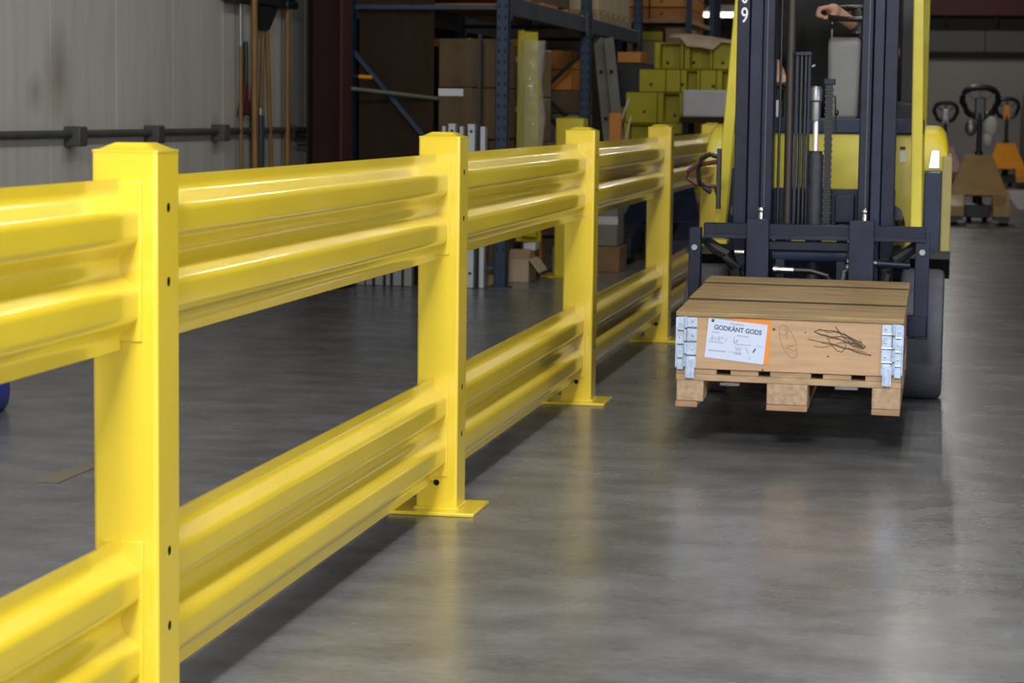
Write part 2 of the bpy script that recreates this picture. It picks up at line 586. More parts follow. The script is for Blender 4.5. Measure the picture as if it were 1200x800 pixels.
def post_mesh(wd, z0, z1, holes_x, holes_front, r=0.009):
    """square tube; the +X and -Y faces carry shallow holes, the shade inside painted dark"""
    bm = bmesh.new()
    h = wd / 2
    pts = arc_outline(wd, r)
    lo = [bm.verts.new((x, y, z0)) for x, y in pts]
    hi = [bm.verts.new((x, y, z1)) for x, y in pts]
    n = len(pts)
    for i in range(n):
        j = (i + 1) % n
        (xa, ya), (xb, yb) = pts[i], pts[j]
        holes = None
        if abs(xa - h) < 1e-6 and abs(xb - h) < 1e-6 and holes_x:
            holes = [((h, 0, z), rz, 'x') for z, rz in holes_x]
        if abs(ya + h) < 1e-6 and abs(yb + h) < 1e-6 and holes_front:
            holes = [((0, -h, z), rz, 'y') for z, rz in holes_front]
        if not holes:
            bm.faces.new((lo[i], lo[j], hi[j], hi[i]))
            continue
        es = [bm.edges.new((lo[i], lo[j])) if bm.edges.get((lo[i], lo[j])) is None else bm.edges.get((lo[i], lo[j])),
              bm.edges.get((lo[j], hi[j])) or bm.edges.new((lo[j], hi[j])),
              bm.edges.get((hi[j], hi[i])) or bm.edges.new((hi[j], hi[i])),
              bm.edges.get((hi[i], lo[i])) or bm.edges.new((hi[i], lo[i]))]
        for c, rr, ax in holes:
            ring, inner = [], []
            for k in range(12):
                a = 2 * math.pi * k / 12
                u, v = rr[0] * math.cos(a), rr[1] * math.sin(a)
                if ax == 'x':
                    ring.append(bm.verts.new((c[0], u, c[2] + v)))
                    inner.append(bm.verts.new((c[0] - 0.006, u, c[2] + v)))
                else:
                    ring.append(bm.verts.new((u, c[1], c[2] + v)))
                    inner.append(bm.verts.new((u, c[1] + 0.006, c[2] + v)))
            for k in range(12):
                es.append(bm.edges.new((ring[k], ring[(k + 1) % 12])))
                bm.faces.new((ring[k], ring[(k + 1) % 12], inner[(k + 1) % 12], inner[k])).material_index = 1
            bm.faces.new(inner).material_index = 1
        bmesh.ops.triangle_fill(bm, use_beauty=True, use_dissolve=False, edges=es)
    me = bpy.data.meshes.new('post')
    bmesh.ops.recalc_face_normals(bm, faces=bm.faces)
    bm.to_mesh(me)
    bm.free()
    me.materials.append(YEL)
    me.materials.append(DARK)
    for p in me.polygons:
        p.use_smooth = True
    me.set_sharp_from_angle(angle=math.radians(25))
    return me


def cap_mesh(wd, z):
    b = B()
    h = wd / 2 + 0.001
    hi = 0.058
    t = 0.017
    a = [(x, y, z) for x, y in arc_outline(2 * h, 0.009)]
    a2 = [(x, y, z + 0.004) for x, y in arc_outline(2 * h, 0.009)]
    c = [(x, y, z + t * 0.35) for x, y in arc_outline(2 * h - 0.02, 0.012)]
    d = [(x, y, z + t) for x, y in arc_outline(0.066, 0.012)]
    rings = [[b.bm.verts.new(p) for p in q] for q in (a, a2, c, d)]
    n = len(a)
    for p, q in zip(rings, rings[1:]):
        for i in range(n):
            j = (i + 1) % n
            b.bm.faces.new((p[i], p[j], q[j], q[i]))
    b.bm.faces.new(rings[0][::-1])
    b.bm.faces.new(rings[-1])
    return b


post_me = post_mesh(PW, 0.012, PH, [(1.027, (0.0095, 0.0095)), (0.889, (0.0095, 0.0095)), (0.379, (0.0095, 0.0095)), (0.235, (0.0095, 0.0095))], [(0.092, (0.0095, 0.0095))])
YELD = MATS['yellow_enamel']
first = None
for y in POSTY:
    po = bpy.data.objects.new('post', post_me)
    COL.objects.link(po)
    po.parent = fence
    wn = po.modifiers.new('weighted', 'WEIGHTED_NORMAL')
    wn.keep_sharp = True
    wn.weight = 90
    po.location = (0, y + PW / 2 - POSTY[0], 0)
    if first is None:
        cap = cap_mesh(PW, PH).ob('post_cap', YEL, po, local=True, smooth=20)
        plate = B().box(-PW / 2 - 0.072, PW / 2 + 0.064, -PW / 2 - 0.062, PW / 2 + 0.055, 0.0, 0.012).ob('base_plate', YEL, po, bevel=0.003, local=True)
        weld = B()
        for i in range(4):
            a = math.radians(90 * i)
            ca, sa = math.cos(a), math.sin(a)
            e = PW / 2 + 0.001
            p = Vector((-e * ca - e * sa * -1, -e * sa + e * ca * -1, 0.0125))
            q = Vector((e * ca - e * sa * -1, e * sa + e * ca * -1, 0.0125))
            weld.tube(p, q, 0.0055, n=8)
        weld = weld.ob('weld_bead', YEL, po, local=True)
        first = (cap, plate, weld)
    else:
        for q in first:
            c = q.copy()
            COL.objects.link(c)
            c.parent = po
    # bolt holes are blind, their inner shade is a dark colour


def rail_profile():
    """(offset towards the aisle, height) of one W beam, 0.316 tall"""
    key = [(0.0, 0.0), (0.0, 0.028), (0.036, 0.058), (0.036, 0.113), (0.0, 0.145), (0.0, 0.172),
           (0.036, 0.203), (0.036, 0.258), (0.0, 0.288), (0.0, 0.316)]
    out = [(-0.016, 0.004), (-0.004, 0.0)]
    P = [Vector(k) for k in key]
    out.append(tuple(P[0]))
    for i in range(1, len(P) - 1):
        a, c, d = P[i - 1], P[i], P[i + 1]
        r = 0.011
        s, e = c + (a - c).normalized() * r, c + (d - c).normalized() * r
        for t in (0, .25, .5, .75, 1):
            q = s * (1 - t) ** 2 + c * 2 * t * (1 - t) + e * t * t
            out.append(tuple(q))
    out.append(tuple(P[-1]))
    out += [(-0.004, 0.316), (-0.016, 0.312)]
    return out


def rail_mesh(length):
    b = B()
    pr = rail_profile()
    t = 0.0035
    n = len(pr)
    front, back = [], []
    for i, (x, z) in enumerate(pr):
        d = Vector(pr[min(i + 1, n - 1)]) - Vector(pr[max(i - 1, 0)])
        d.normalize()
        nx, nz = -d.y, d.x            # points to -x side
        front.append((x, z))
        back.append((x + nx * t, z + nz * t))
    loop = front + back[::-1]
    va = [b.bm.verts.new((x, 0, z)) for x, z in loop]
    vb = [b.bm.verts.new((x, length, z)) for x, z in loop]
    N = len(loop)
    for i in range(N):
        j = (i + 1) % N
        b.bm.faces.new((va[i], va[j], vb[j], vb[i]))
    for k in range(n - 1):
        b.bm.faces.new((va[k], va[k + 1], va[N - 2 - k], va[N - 1 - k]))
        b.bm.faces.new((vb[k], vb[k + 1], vb[N - 2 - k], vb[N - 1 - k]))
    return b


LX = PX - 0.071           # plane of the beam's lips
proto = None
for i in range(5):
    y0, y1 = POSTY[i] + PW, POSTY[i + 1]
    for z0 in (0.765, 0.095):
        if proto is None:
            L = y1 - y0 - 0.010
            ra = rail_mesh(L).ob('rail', YEL, fence, local=True, smooth=40)
            wn = ra.modifiers.new('weighted', 'WEIGHTED_NORMAL')
            wn.keep_sharp = True
            ep = []
            for yy in (-0.005, L):
                ep.append(B().box(-0.036, 0.042, yy, yy + 0.005, 0.016, 0.312).ob('end_plate', YEL, ra, bevel=0.0015, local=True))
            proto = (ra, ep, L)
        else:
            ra = proto[0].copy()
            COL.objects.link(ra)
            ra.parent = fence
            for e in proto[1]:
                c = e.copy()
                COL.objects.link(c)
                c.parent = ra
        ra.location = (LX - (PX - PW / 2), y0 + 0.005 - POSTY[0], z0)
        ra.scale = (1, (y1 - y0 - 0.010) / proto[2], 1)

# lone yellow post standing free beyond the rail, by the rack
lp = root('yellow_post', 'free-standing wide yellow steel post before the blue rack, beyond the guard rail', 'post', (-2.69, 16.59, 0))
pm2 = post_mesh(0.205, 0.012, 1.150, [], [(1.04, (0.011, 0.011)), (0.9, (0.011, 0.011))])
pm2.materials[0] = YEL2
o = bpy.data.objects.new('post_tube', pm2)
COL.objects.link(o)
o.parent = lp
cap_mesh(0.205, 1.150).ob('post_cap', YEL2, lp, local=True)
B().box(-0.19, 0.19, -0.17, 0.17, 0, 0.012).ob('base_plate', YEL2, lp, bevel=0.003, local=True)

# ------------------------------------------------------------------ load: pallet, collar, lid (tilted with the forks)
TILT = (0.028, 0.009, 0.0)
BX, BY, BZ = -0.9325, 8.17, 0.157
W8 = 0.80
D12 = 1.20
pallet = root('pallet', 'rough wooden pallet carried on the forklift forks under the crate', 'pallet', (BX, BY, BZ))


def loc_ob(b, name, m, p, **k):
    return b.ob(name, m, p, local=True, **k)


# bottom runners along the depth, blocks, stringers, top deck boards
bw = {0: (0.0, 0.100), 1: (0.3275, 0.4725), 2: (0.70, 0.80)}
for k, (x0, x1) in bw.items():
    loc_ob(B().box(x0, x1 - (0.022 if k == 0 else 0.0), 0.004, D12, 0.0, 0.022), 'runner', WOODR, pallet, bevel=0.002)
    for y0 in (0.0, 0.5275, 1.055):
        loc_ob(B().box(x0 + 0.003 * (k == 0), x1, y0, y0 + 0.145, 0.022, 0.098), 'block', WOODB, pallet, bevel=0.004)
for y0 in (0.0, 0.5275, 1.055):
    loc_ob(B().box(0, W8, y0, y0 + 0.145, 0.098, 0.120), 'stringer', WOODP, pallet, bevel=0.002)
dx = [(0.0, 0.145), (0.195, 0.295), (0.3275 + 0.01, 0.4825), (0.525, 0.625), (0.675, 0.80)]
for i, (x0, x1) in enumerate(dx):
    loc_ob(B().box(x0, x1, 0.006 + 0.004 * (i % 2), D12, 0.120, 0.140), 'deck_board', WOODP, pallet, bevel=0.002)
pallet.rotation_euler = TILT

collar = root('wooden_crate', 'wooden crate with plank lid, bright hinged metal corners, goods label and ink scribbles', 'crate', (BX, BY, BZ))
CZ0, CZ1 = 0.141, 0.330
loc_ob(B().box(0.012, W8 - 0.012, 0.0, 0.020, CZ0, CZ1), 'front_board', WOODC, collar, bevel=0.002)
loc_ob(B().box(0.012, W8 - 0.012, D12 - 0.02, D12, CZ0, CZ1), 'back_board', WOODC, collar, bevel=0.002)
loc_ob(B().box(0.004, 0.024, 0.02, D12 - 0.02, CZ0, CZ1), 'side_board', WOODC, collar, bevel=0.002)
loc_ob(B().box(W8 - 0.024, W8 - 0.004, 0.02, D12 - 0.02, CZ0, CZ1), 'side_board', WOODC, collar, bevel=0.002)


def hinge(side):
    """corner hinge: two leaves round the corner, knuckle between, tongue reaching down over the pallet"""
    s = 1 if side == 'l' else -1
    X = lambda v: v if s > 0 else W8 - v
    def bx(b, a, c, y0, y1, z0, z1):
        x0, x1 = sorted((X(a), X(c)))
        b.box(x0, x1, y0, y1, z0, z1)
    b = B()
    bx(b, 0.002, 0.026, -0.006, 0.0, CZ0 - 0.004, CZ1 - 0.002)         # outer leaf
    bx(b, 0.034, 0.072, -0.006, 0.0, CZ0 + 0.004, CZ1 - 0.004)         # inner leaf
    bx(b, -0.004, 0.002, -0.006, 0.075, CZ0 + 0.004, CZ1 - 0.004)      # leaf round the corner
    h = loc_ob(b, 'corner_hinge', GALV, collar, bevel=0.0015)
    off = 0
    k = B()
    for i in range(4):                                                  # folded knuckles
        z = CZ0 + 0.008 + i * 0.047
        x = X(0.031 if i % 2 else 0.029)
        k.tube((x, -0.006, z), (x, -0.006, z + 0.040), 0.0065, n=10)
    loc_ob(k, 'hinge_knuckle', GALV, h)['kind'] = 'stuff'
    r = B()
    for i in range(3):                                                  # pressed ridges and rivets
        z = CZ0 + 0.050 + i * 0.050
        bx(r, 0.034, 0.072, -0.0085, -0.005, z, z + 0.004)
        bx(r, 0.004, 0.024, -0.0085, -0.005, z - 0.012, z - 0.008)
        r.ball((X(0.058), -0.007, z + 0.022), 0.005, 0.003, 0.005, seg=8)
        r.ball((X(0.013), -0.007, z + 0.012), 0.004, 0.003, 0.004, seg=8)
    loc_ob(r, 'hinge_ridge', CHROME, h)['kind'] = 'stuff'
    g = B()
    for i in range(3):
        z = CZ0 + 0.050 + i * 0.050
        bx(g, 0.034, 0.072, -0.0075, -0.005, z - 0.0035, z)
        bx(g, 0.004, 0.024, -0.0075, -0.005, z - 0.0155, z - 0.012)
    bx(g, 0.0335, 0.0375, -0.0075, -0.005, CZ0 + 0.004, CZ1 - 0.004)
    loc_ob(g, 'hinge_slot', mat('slot_grey', (0.05, 0.06, 0.08), 0.6), h)['kind'] = 'stuff'
    t = B()
    bx(t, 0.034, 0.066, -0.012, -0.004, CZ0 - 0.034, CZ0 + 0.040)
    bx(t, 0.038, 0.042, -0.016, -0.011, CZ0 - 0.032, CZ0 + 0.030)
    bx(t, 0.056, 0.060, -0.016, -0.011, CZ0 - 0.032, CZ0 + 0.030)
    loc_ob(t, 'hinge_tongue', GALV, h, bevel=0.001)


hinge('l')
hinge('r')
# paper label, printed and hand-filled
lx, lz = 0.1135, 0.327            # top left corner relative to the pallet origin
ra = math.radians(5.0)


def L(u, v):
    """label coordinates: u right, v down, in metres"""
    c, s_ = math.cos(ra), math.sin(ra)
    return (lx + u * c - v * s_, lz - u * s_ - v * c)


og = B().hexa([(0.20, -0.0012, 0.328), (0.337, -0.0012, 0.328), (0.331, -0.0012, 0.166), (0.315, -0.0012, 0.166)], [(0.20, -0.0002, 0.328), (0.337, -0.0002, 0.328), (0.331, -0.0002, 0.166), (0.315, -0.0002, 0.166)])
og = loc_ob(og, 'orange_backing', ORANGEP, collar)
og['label'] = 'orange paper showing round the white label'
q = [L(0, 0), L(0.212, 0), L(0.212, 0.143), L(0, 0.143)]
lb = B().hexa([(x, -0.0014, z) for x, z in q], [(x, -0.0024, z) for x, z in q])
label = loc_ob(lb, 'paper_label', PAPER, collar)
label['label'] = 'white goods label printed GODKÄNT GODS'


def ltext(s, u, v, size, mt, sx=1.0, spacing=1.0, bold=0.0):
    x, z = L(u, v)
    t = text_ob('printed_text', s, size, (BX + x, BY - 0.0026, BZ + z), mt, label, roll=ra, ext=0.0003, spacing=spacing, sx=sx, bold=bold)
    return t


ltext('GODKÄNT GODS', 0.023, 0.038, 0.0235, INK, sx=0.90, spacing=1.0, bold=0.0007)


def lline(pts, wd, mt, name='handwriting'):
    o = ribbon([L(u, v) for u, v in pts], wd, -0.0026)
    return loc_ob(o, name, mt, label)


lline([(0.080, 0.0105), (0.128, 0.0115)], 0.0038, INK2, 'printed_line')
lline([(0.018, 0.048), (0.044, 0.048)], 0.0035, INK2, 'printed_line')
lline([(0.108, 0.050), (0.148, 0.050)], 0.0035, INK2, 'printed_line')
lline([(0.008, 0.084), (0.060, 0.083)], 0.0030, INK2, 'printed_line')
lline([(0.012, 0.115), (0.074, 0.113)], 0.0040, INK2, 'printed_line')
lline([(0.084, 0.112), (0.130, 0.111)], 0.0022, INK2, 'printed_line')
lline([(0.108, 0.082), (0.160, 0.080)], 0.0030, INK2, 'printed_line')
lline([(0.180, 0.080), (0.205, 0.079)], 0.0018, INK2, 'printed_line')
lline([(0.106, 0.116), (0.130, 0.115)], 0.0045, INK2, 'printed_line')
lline([(0.013, 0.004), (0.019, 0.004), (0.019, 0.011), (0.013, 0.011), (0.013, 0.004), (0.019, 0.011)], 0.0035, INK, 'printed_mark')
lline([(0.013, 0.078), (0.022, 0.060), (0.020, 0.077), (0.032, 0.066), (0.031, 0.077)], 0.0022, INK2)
lline([(0.044, 0.062), (0.040, 0.075), (0.048, 0.076), (0.047, 0.064)], 0.0022, INK2)
lline([(0.056, 0.060), (0.054, 0.066), (0.062, 0.068)], 0.0030, INK2)
lline([(0.066, 0.078), (0.076, 0.062)], 0.0022, INK2)
lline([(0.100, 0.057), (0.097, 0.073), (0.104, 0.079), (0.112, 0.066), (0.108, 0.076)], 0.0030, INK2)
lline([(0.106, 0.090), (0.112, 0.104), (0.118, 0.090), (0.122, 0.105), (0.130, 0.090)], 0.0024, INK2)
lline([(0.142, 0.090), (0.150, 0.098), (0.154, 0.110)], 0.0028, INK2)
lline([(0.178, 0.091), (0.172, 0.103)], 0.0050, INK)
lline([(0.160, 0.120), (0.164, 0.132)], 0.0025, INK2)


def fpx(u, v):
    """position on the front board from the photograph's measured spots (Y = 8.17)"""
    return ((u - 793) / 265.0 * 0.803 - 0.0015, 0.350 - (v - 362 - (u - 793) * 0.038) * 0.00309)


def ink(pts, wd, mt):
    return loc_ob(ribbon([fpx(u, v) for u, v in pts], wd, -0.0003), 'ink_scribble', mt, collar)


sc = lambda pts: [(890 + x / 8.571, 360 + y / 8.571) for x, y in pts]
ink(sc([(560, 230), (600, 215), (760, 225), (880, 270), (1000, 330), (1075, 380), (1050, 400), (960, 360), (850, 290), (770, 185)]), 0.0032, PENCIL)
ink(sc([(560, 230), (620, 262), (720, 285), (840, 280), (900, 300), (1040, 385)]), 0.0037, PENCIL)
ink(sc([(500, 305), (600, 330), (720, 345), (880, 395), (1000, 440), (1130, 470)]), 0.0026, PENCIL)
ink(sc([(565, 378), (650, 388), (740, 370), (830, 340), (900, 345)]), 0.0046, PENCIL2)
ink(sc([(700, 300), (720, 350), (790, 420), (840, 435), (880, 390), (870, 330), (950, 370), (1060, 400)]), 0.0026, PENCIL)
ink(sc([(905, 395), (960, 425), (1060, 455), (1130, 465)]), 0.0037, PENCIL)
ink(sc([(610, 205), (700, 240), (800, 230), (920, 300), (1040, 340)]), 0.0024, PENCIL)
ink(sc([(830, 345), (900, 335), (960, 345), (1050, 395)]), 0.0031, PENCIL)
ink(sc([(1020, 300), (1045, 400)]), 0.0025, PENCIL2)
ink(sc([(590, 250), (680, 268), (760, 300), (860, 320), (960, 385), (1040, 410)]), 0.0026, PENCIL)
ink(sc([(720, 290), (800, 300), (900, 350), (1000, 350), (1060, 390)]), 0.0026, PENCIL)
ink(sc([(640, 345), (760, 365), (860, 400), (960, 410), (1080, 440)]), 0.0026, PENCIL)
ink(sc([(780, 240), (860, 255), (940, 310), (1030, 365)]), 0.0030, PENCIL)
ink(sc([(690, 290), (780, 290)]), 0.009, PENCIL2)
ell = [(300 + 82 * math.cos(t) + 50 * math.sin(t) * 0.9, 330 + 165 * math.sin(t) + 30 * math.cos(t)) for t in [i * 2 * math.pi / 22 for i in range(23)]]
ink(sc(ell), 0.0016, PENCIL2)
ink(sc([(210, 250), (260, 275), (300, 230), (265, 205), (290, 270), (285, 310)]), 0.0016, PENCIL2)
ink(sc([(290, 370), (360, 372), (280, 395), (370, 425), (385, 410)]), 0.0019, PENCIL2)
kn = B()
for (u, v, r) in ((908, 384.5, 0.0055), (972, 416, 0.004), (945, 388, 0.003), (896, 432, 0.004)):
    x, z = fpx(u, v)
    kn.lathe([(r, 0.0), (r * 0.9, -0.0006)], (x, -0.0001, z), axis='y', n=10)
loc_ob(kn, 'wood_knot', PENCIL, collar)
collar.rotation_euler = TILT

lid = loc_ob(B().box(0.03, 0.77, 0.40, 0.44, 0.318, 0.330).box(0.03, 0.77, 0.93, 0.99, 0.318, 0.330), 'lid', WOODL, collar)
lid['kind'] = 'stuff'
for i, (y0, y1) in enumerate(((-0.008, 0.388), (0.408, 0.945), (0.965, 1.205))):
    loc_ob(B().box(-0.004, 0.804, y0, y1, 0.3305, (0.347, 0.353, 0.358)[i]), 'lid_board', WOODL, lid, bevel=0.002)
    if i:
        loc_ob(B().box(-0.002, 0.802, y0 - 0.016, y0 + 0.001, 0.3305, (0, 0.352, 0.357)[i]), 'gap_shade_strip', mat('gap_shade_tone', (0.075, 0.050, 0.026), 0.9, var=0.4, vscale=9), lid)  # dark strip added in place of the shaded gap between lid boards
collar.rotation_euler = TILT

# ------------------------------------------------------------------ forklift
CXF = -0.536
ft = root('forklift', 'navy and yellow counterbalance forklift carrying the crate toward the camera', 'forklift', (CXF, 10.6, 0))


def rot_load(v):
    """the same tilt as the load, for the blades"""
    e = Matrix.Translation((BX, BY, BZ)) @ Matrix.Rotation(TILT[0], 4, 'X')
    return e @ Vector(v)


def fork(x0, x1):
    b = B()
    # shank
    b.box(x0, x1, 9.375, 9.42, 0.20, 0.785)
    f = b.ob('fork', NAVY2, ft, bevel=0.004)
    c = B()
    a = [(x0, 9.44, 0.232), (x1, 9.44, 0.232), (x1, 9.44, 0.280), (x0, 9.44, 0.280)]
    m_ = 0.008
    d = [(x0 + m_, 8.26, 0.226), (x1 - m_, 8.26, 0.226), (x1 - m_, 8.26, 0.242), (x0 + m_, 8.26, 0.242)]
    c.hexa(a, d)
    c.ob('fork_blade', STEEL, f, bevel=0.003)
    pn = B()
    xm = (x0 + x1) / 2 + 0.01
    pn.tube((xm, 9.40, 0.785), (xm, 9.40, 0.810), 0.010)
    pn.ball((xm, 9.40, 0.822), 0.013)
    pn.ob('fork_pin', CHROME, f)
    return f


fork(-0.791, -0.700)
fork(-0.376, -0.275)
car = B()
car.box(-0.972, -0.068, 9.425, 9.475, 0.700, 0.762)
car.box(-0.80, -0.27, 9.435, 9.475, 0.655, 0.692)
car.box(-0.985, -0.055, 9.425, 9.475, 0.315, 0.400)
for x in (-0.66, -0.41):
    car.box(x - 0.02, x + 0.02, 9.475, 9.60, 0.33, 0.76)
carriage = car.ob('carriage', NAVY, ft, bevel=0.004)
gu = B()
gu.box(-0.972, -0.068, 9.415, 9.43, 0.700, 0.716)
gu.ob('wear_strip', NAVY2, carriage, bevel=0.002)
for x0, x1 in ((-1.033, -0.984), (-0.110, -0.052)):
    b = B()
    b.box(x0, x1, 9.43, 9.50, 0.305, 0.741)
    b.box(min(x0, x1) if x0 < -0.5 else x0 - 0.035, x1 + 0.035 if x0 < -0.5 else x1, 9.435, 9.48, 0.305, 0.40)
    sp = b.ob('side_plate', NAVY2 if x0 > -0.5 else NAVY, ft, bevel=0.004)
    B().tube(((x0 + x1) / 2, 9.428, 0.66), ((x0 + x1) / 2, 9.42, 0.66), 0.012).ob('bolt', STEEL, sp)
# curved gussets at the left of the carriage
gs = B()
gs.path([(-0.985, 9.50, 0.70), (-0.93, 9.50, 0.655), (-0.88, 9.50, 0.63), (-0.845, 9.50, 0.57), (-0.83, 9.50, 0.49), (-0.83, 9.50, 0.35)], [0.02, 0.025, 0.028, 0.025, 0.022, 0.02])
gs.ob('carriage_gusset', BLACK, ft)
gs = B()
gs.path([(-0.09, 9.50, 0.70), (-0.14, 9.50, 0.655), (-0.19, 9.50, 0.62), (-0.225, 9.50, 0.57), (-0.24, 9.50, 0.49), (-0.24, 9.50, 0.35)], [0.02, 0.022, 0.024, 0.022, 0.02, 0.02])
gs.ob('carriage_gusset', BLACK, ft)
# side shift cylinder and its rods and hose
b = B().tube((-0.690, 9.50, 0.640), (-0.385, 9.50, 0.640), 0.034, n=18)
b.tube((-0.43, 9.50, 0.640), (-0.385, 9.50, 0.640), 0.040, n=18)
sh = b.ob('side_shift_cylinder', NAVYB, ft)
B().tube((-0.385, 9.50, 0.61), (-0.20, 9.50, 0.605), 0.012).ob('cylinder_rod', STEEL, sh)
B().tube((-0.265, 9.495, 0.606), (-0.13, 9.495, 0.60), 0.017).ob('rod_clevis', NAVY2, sh)
B().tube((-0.840, 9.42, 0.645), (-0.802, 9.42, 0.645), 0.012).ob('rod_end', emit('bright_plating', (0.9, 0.9, 0.85), 0.0) if False else CHROME, sh)
hf = B().tube((-0.672, 9.44, 0.575), (-0.600, 9.44, 0.573), 0.014).tube((-0.682, 9.44, 0.575), (-0.668, 9.44, 0.575), 0.019).ob('hose_fitting', CHROME, ft)
B().path([(-0.600, 9.44, 0.573), (-0.53, 9.44, 0.572), (-0.46, 9.44, 0.553), (-0.43, 9.44, 0.52), (-0.42, 9.44, 0.44)], 0.011).ob('hose', BLACKP, hf)
B().path([(-0.385, 9.44, 0.44), (-0.40, 9.44, 0.53), (-0.392, 9.44, 0.57), (-0.378, 9.44, 0.585)], 0.010).ball((-0.378, 9.44, 0.59), 0.015).ob('hose_elbow', STEEL, hf)

# mast: outer and inner channels each side
for s, xs in ((-1, (-0.870, -0.812, -0.757, -0.706)), (1, (-0.203, -0.260, -0.305, -0.354))):
    b = B()
    lo, hi = sorted((xs[0], xs[1]))
    # outer channel: flange facing forward, web
    b.box(lo + 0.002, hi - 0.002, 9.600, 9.618, 0.10, 2.12)
    b.box(lo + 0.002, hi - 0.002, 9.745, 9.763, 0.10, 2.12)
    w0 = lo if s < 0 else hi - 0.016
    b.box(w0 + 0.002 * (s < 0), w0 + 0.016 - 0.002 * (s > 0), 9.618, 9.745, 0.10, 2.12)
    oc = b.ob('mast_outer_channel', NAVY, ft, bevel=0.003)
    if s < 0:
        text_ob('stencil_number', '9', 0.088, (-0.8535, 9.5994, 1.588), WHITEP, oc, ext=0.0004, sx=0.72, bold=0.0008)
        text_ob('stencil_number', '0', 0.088, (-0.8545, 9.5994, 1.668), WHITEP, oc, ext=0.0004, sx=0.72, bold=0.0008)
    b = B()
    lo, hi = sorted((xs[1], xs[2]))
    b.box(lo + 0.003, hi - 0.001, 9.585, 9.605, 0.16, 2.05)
    b.box(lo + 0.003, hi - 0.001, 9.71, 9.73, 0.16, 2.05)
    w0 = lo + 0.02
    b.box(w0, w0 + 0.014, 9.605, 9.71, 0.16, 2.05)
    b.ob('mast_inner_channel', NAVY2, ft, bevel=0.003)
    b = B()
    lo, hi = sorted((xs[2], xs[3]))
    b.box(lo + 0.001, hi - 0.001, 9.565, 9.72, 0.30, 2.00)
    ic = b.ob('mast_carriage_rail', NAVY, ft, bevel=0.005)
    xl = lo + 0.018 if s < 0 else hi - 0.018
    B().box(xl, xl + 0.003, 9.5630, 9.566, 0.82, 2.0).ob('worn_edge', mat('worn_steel', (0.10, 0.10, 0.115), 0.5, 0.3), ic)
# mast cross members
for q in ((-0.87, -0.203, 9.765, 9.80, 0.18, 0.32), (-0.87, -0.203, 9.765, 9.80, 0.70, 0.90), (-0.87, -0.203, 9.60, 9.66, 2.04, 2.13)):
    B().box(*q).ob('mast_cross_member', NAVY, ft, bevel=0.004)
B().box(-0.45, -0.37, 9.70, 9.765, 0.76, 0.875).ob('valve_block', NAVY, ft, bevel=0.004)
# lift cylinder with chrome rod and crosshead
b = B().tube((-0.535, 9.67, 0.18), (-0.535, 9.67, 1.045), 0.034, n=20).tube((-0.535, 9.67, 1.045), (-0.535, 9.67, 1.06), 0.028, n=20)
lc = b.ob('lift_cylinder', mat('cylinder_grey', (0.030, 0.035, 0.048), 0.5, var=0.4, vscale=25), ft)
B().tube((-0.5365, 9.67, 1.05), (-0.5365, 9.67, 1.19), 0.0115, n=14).ob('piston_rod', mat('chrome_bright', (0.95, 0.95, 0.95), 0.35, 0.6), lc)
b = B().lathe([(0.019, 1.183), (0.021, 1.19), (0.021, 1.262), (0.027, 1.270), (0.027, 1.315), (0.020, 1.328)], (-0.539, 9.67, 0), n=18)
b.ob('rod_head', STEEL, lc)
# lift chain
ch = B().box(-0.508, -0.460, 9.655, 9.685, 1.335, 1.36).ob('chain_anchor', NAVY, ft, bevel=0.003)
lk = B()
for i in range(48):
    z = 0.72 + i * 0.0128
    lk.box(-0.502 + 0.003 * (i % 2), -0.466 - 0.003 * (i % 2), 9.655, 9.675, z, z + 0.0100)
lk = lk.ob('chain_link', BLACK, ch)
lk['kind'] = 'stuff'
B().box(-0.498, -0.470, 9.66, 9.67, 0.72, 1.34).ob('chain_core', NAVY2, ch)
cb = B()
cb.ball((-0.452, 9.665, 1.22), 0.010, 0.010, 0.014)
cb.tube((-0.46, 9.67, 1.29), (-0.452, 9.67, 1.13), 0.004)
cb.ob('chain_pin', BLACKP, ch)
# hose guide with two hoses, and the dark tube next to it
b = B()
b.box(-0.626, -0.612, 9.66, 9.68, 0.70, 1.455)
b.box(-0.574, -0.562, 9.66, 9.68, 0.70, 1.455)
b.box(-0.628, -0.560, 9.655, 9.685, 1.455, 1.470)
hg = b.ob('hose_guide', NAVY2, ft, bevel=0.002)
B().tube((-0.602, 9.672, 0.70), (-0.602, 9.672, 1.455), 0.008).tube((-0.584, 9.672, 0.70), (-0.584, 9.672, 1.455), 0.008).ob('guide_hose', BLACKP, hg)
B().tube((-0.558, 9.67, 1.41), (-0.545, 9.67, 1.415), 0.006).ob('guide_pin', STEEL, hg)
B().tube((-0.647, 9.69, 0.60), (-0.650, 9.69, 2.0), 0.019).ob('hydraulic_tube', mat('tube_brown', (0.035, 0.028, 0.025), 0.5), ft)
B().tube((-0.690, 9.70, 0.60), (-0.690, 9.70, 2.0), 0.006).ob('hydraulic_tube', BLACKP, ft)

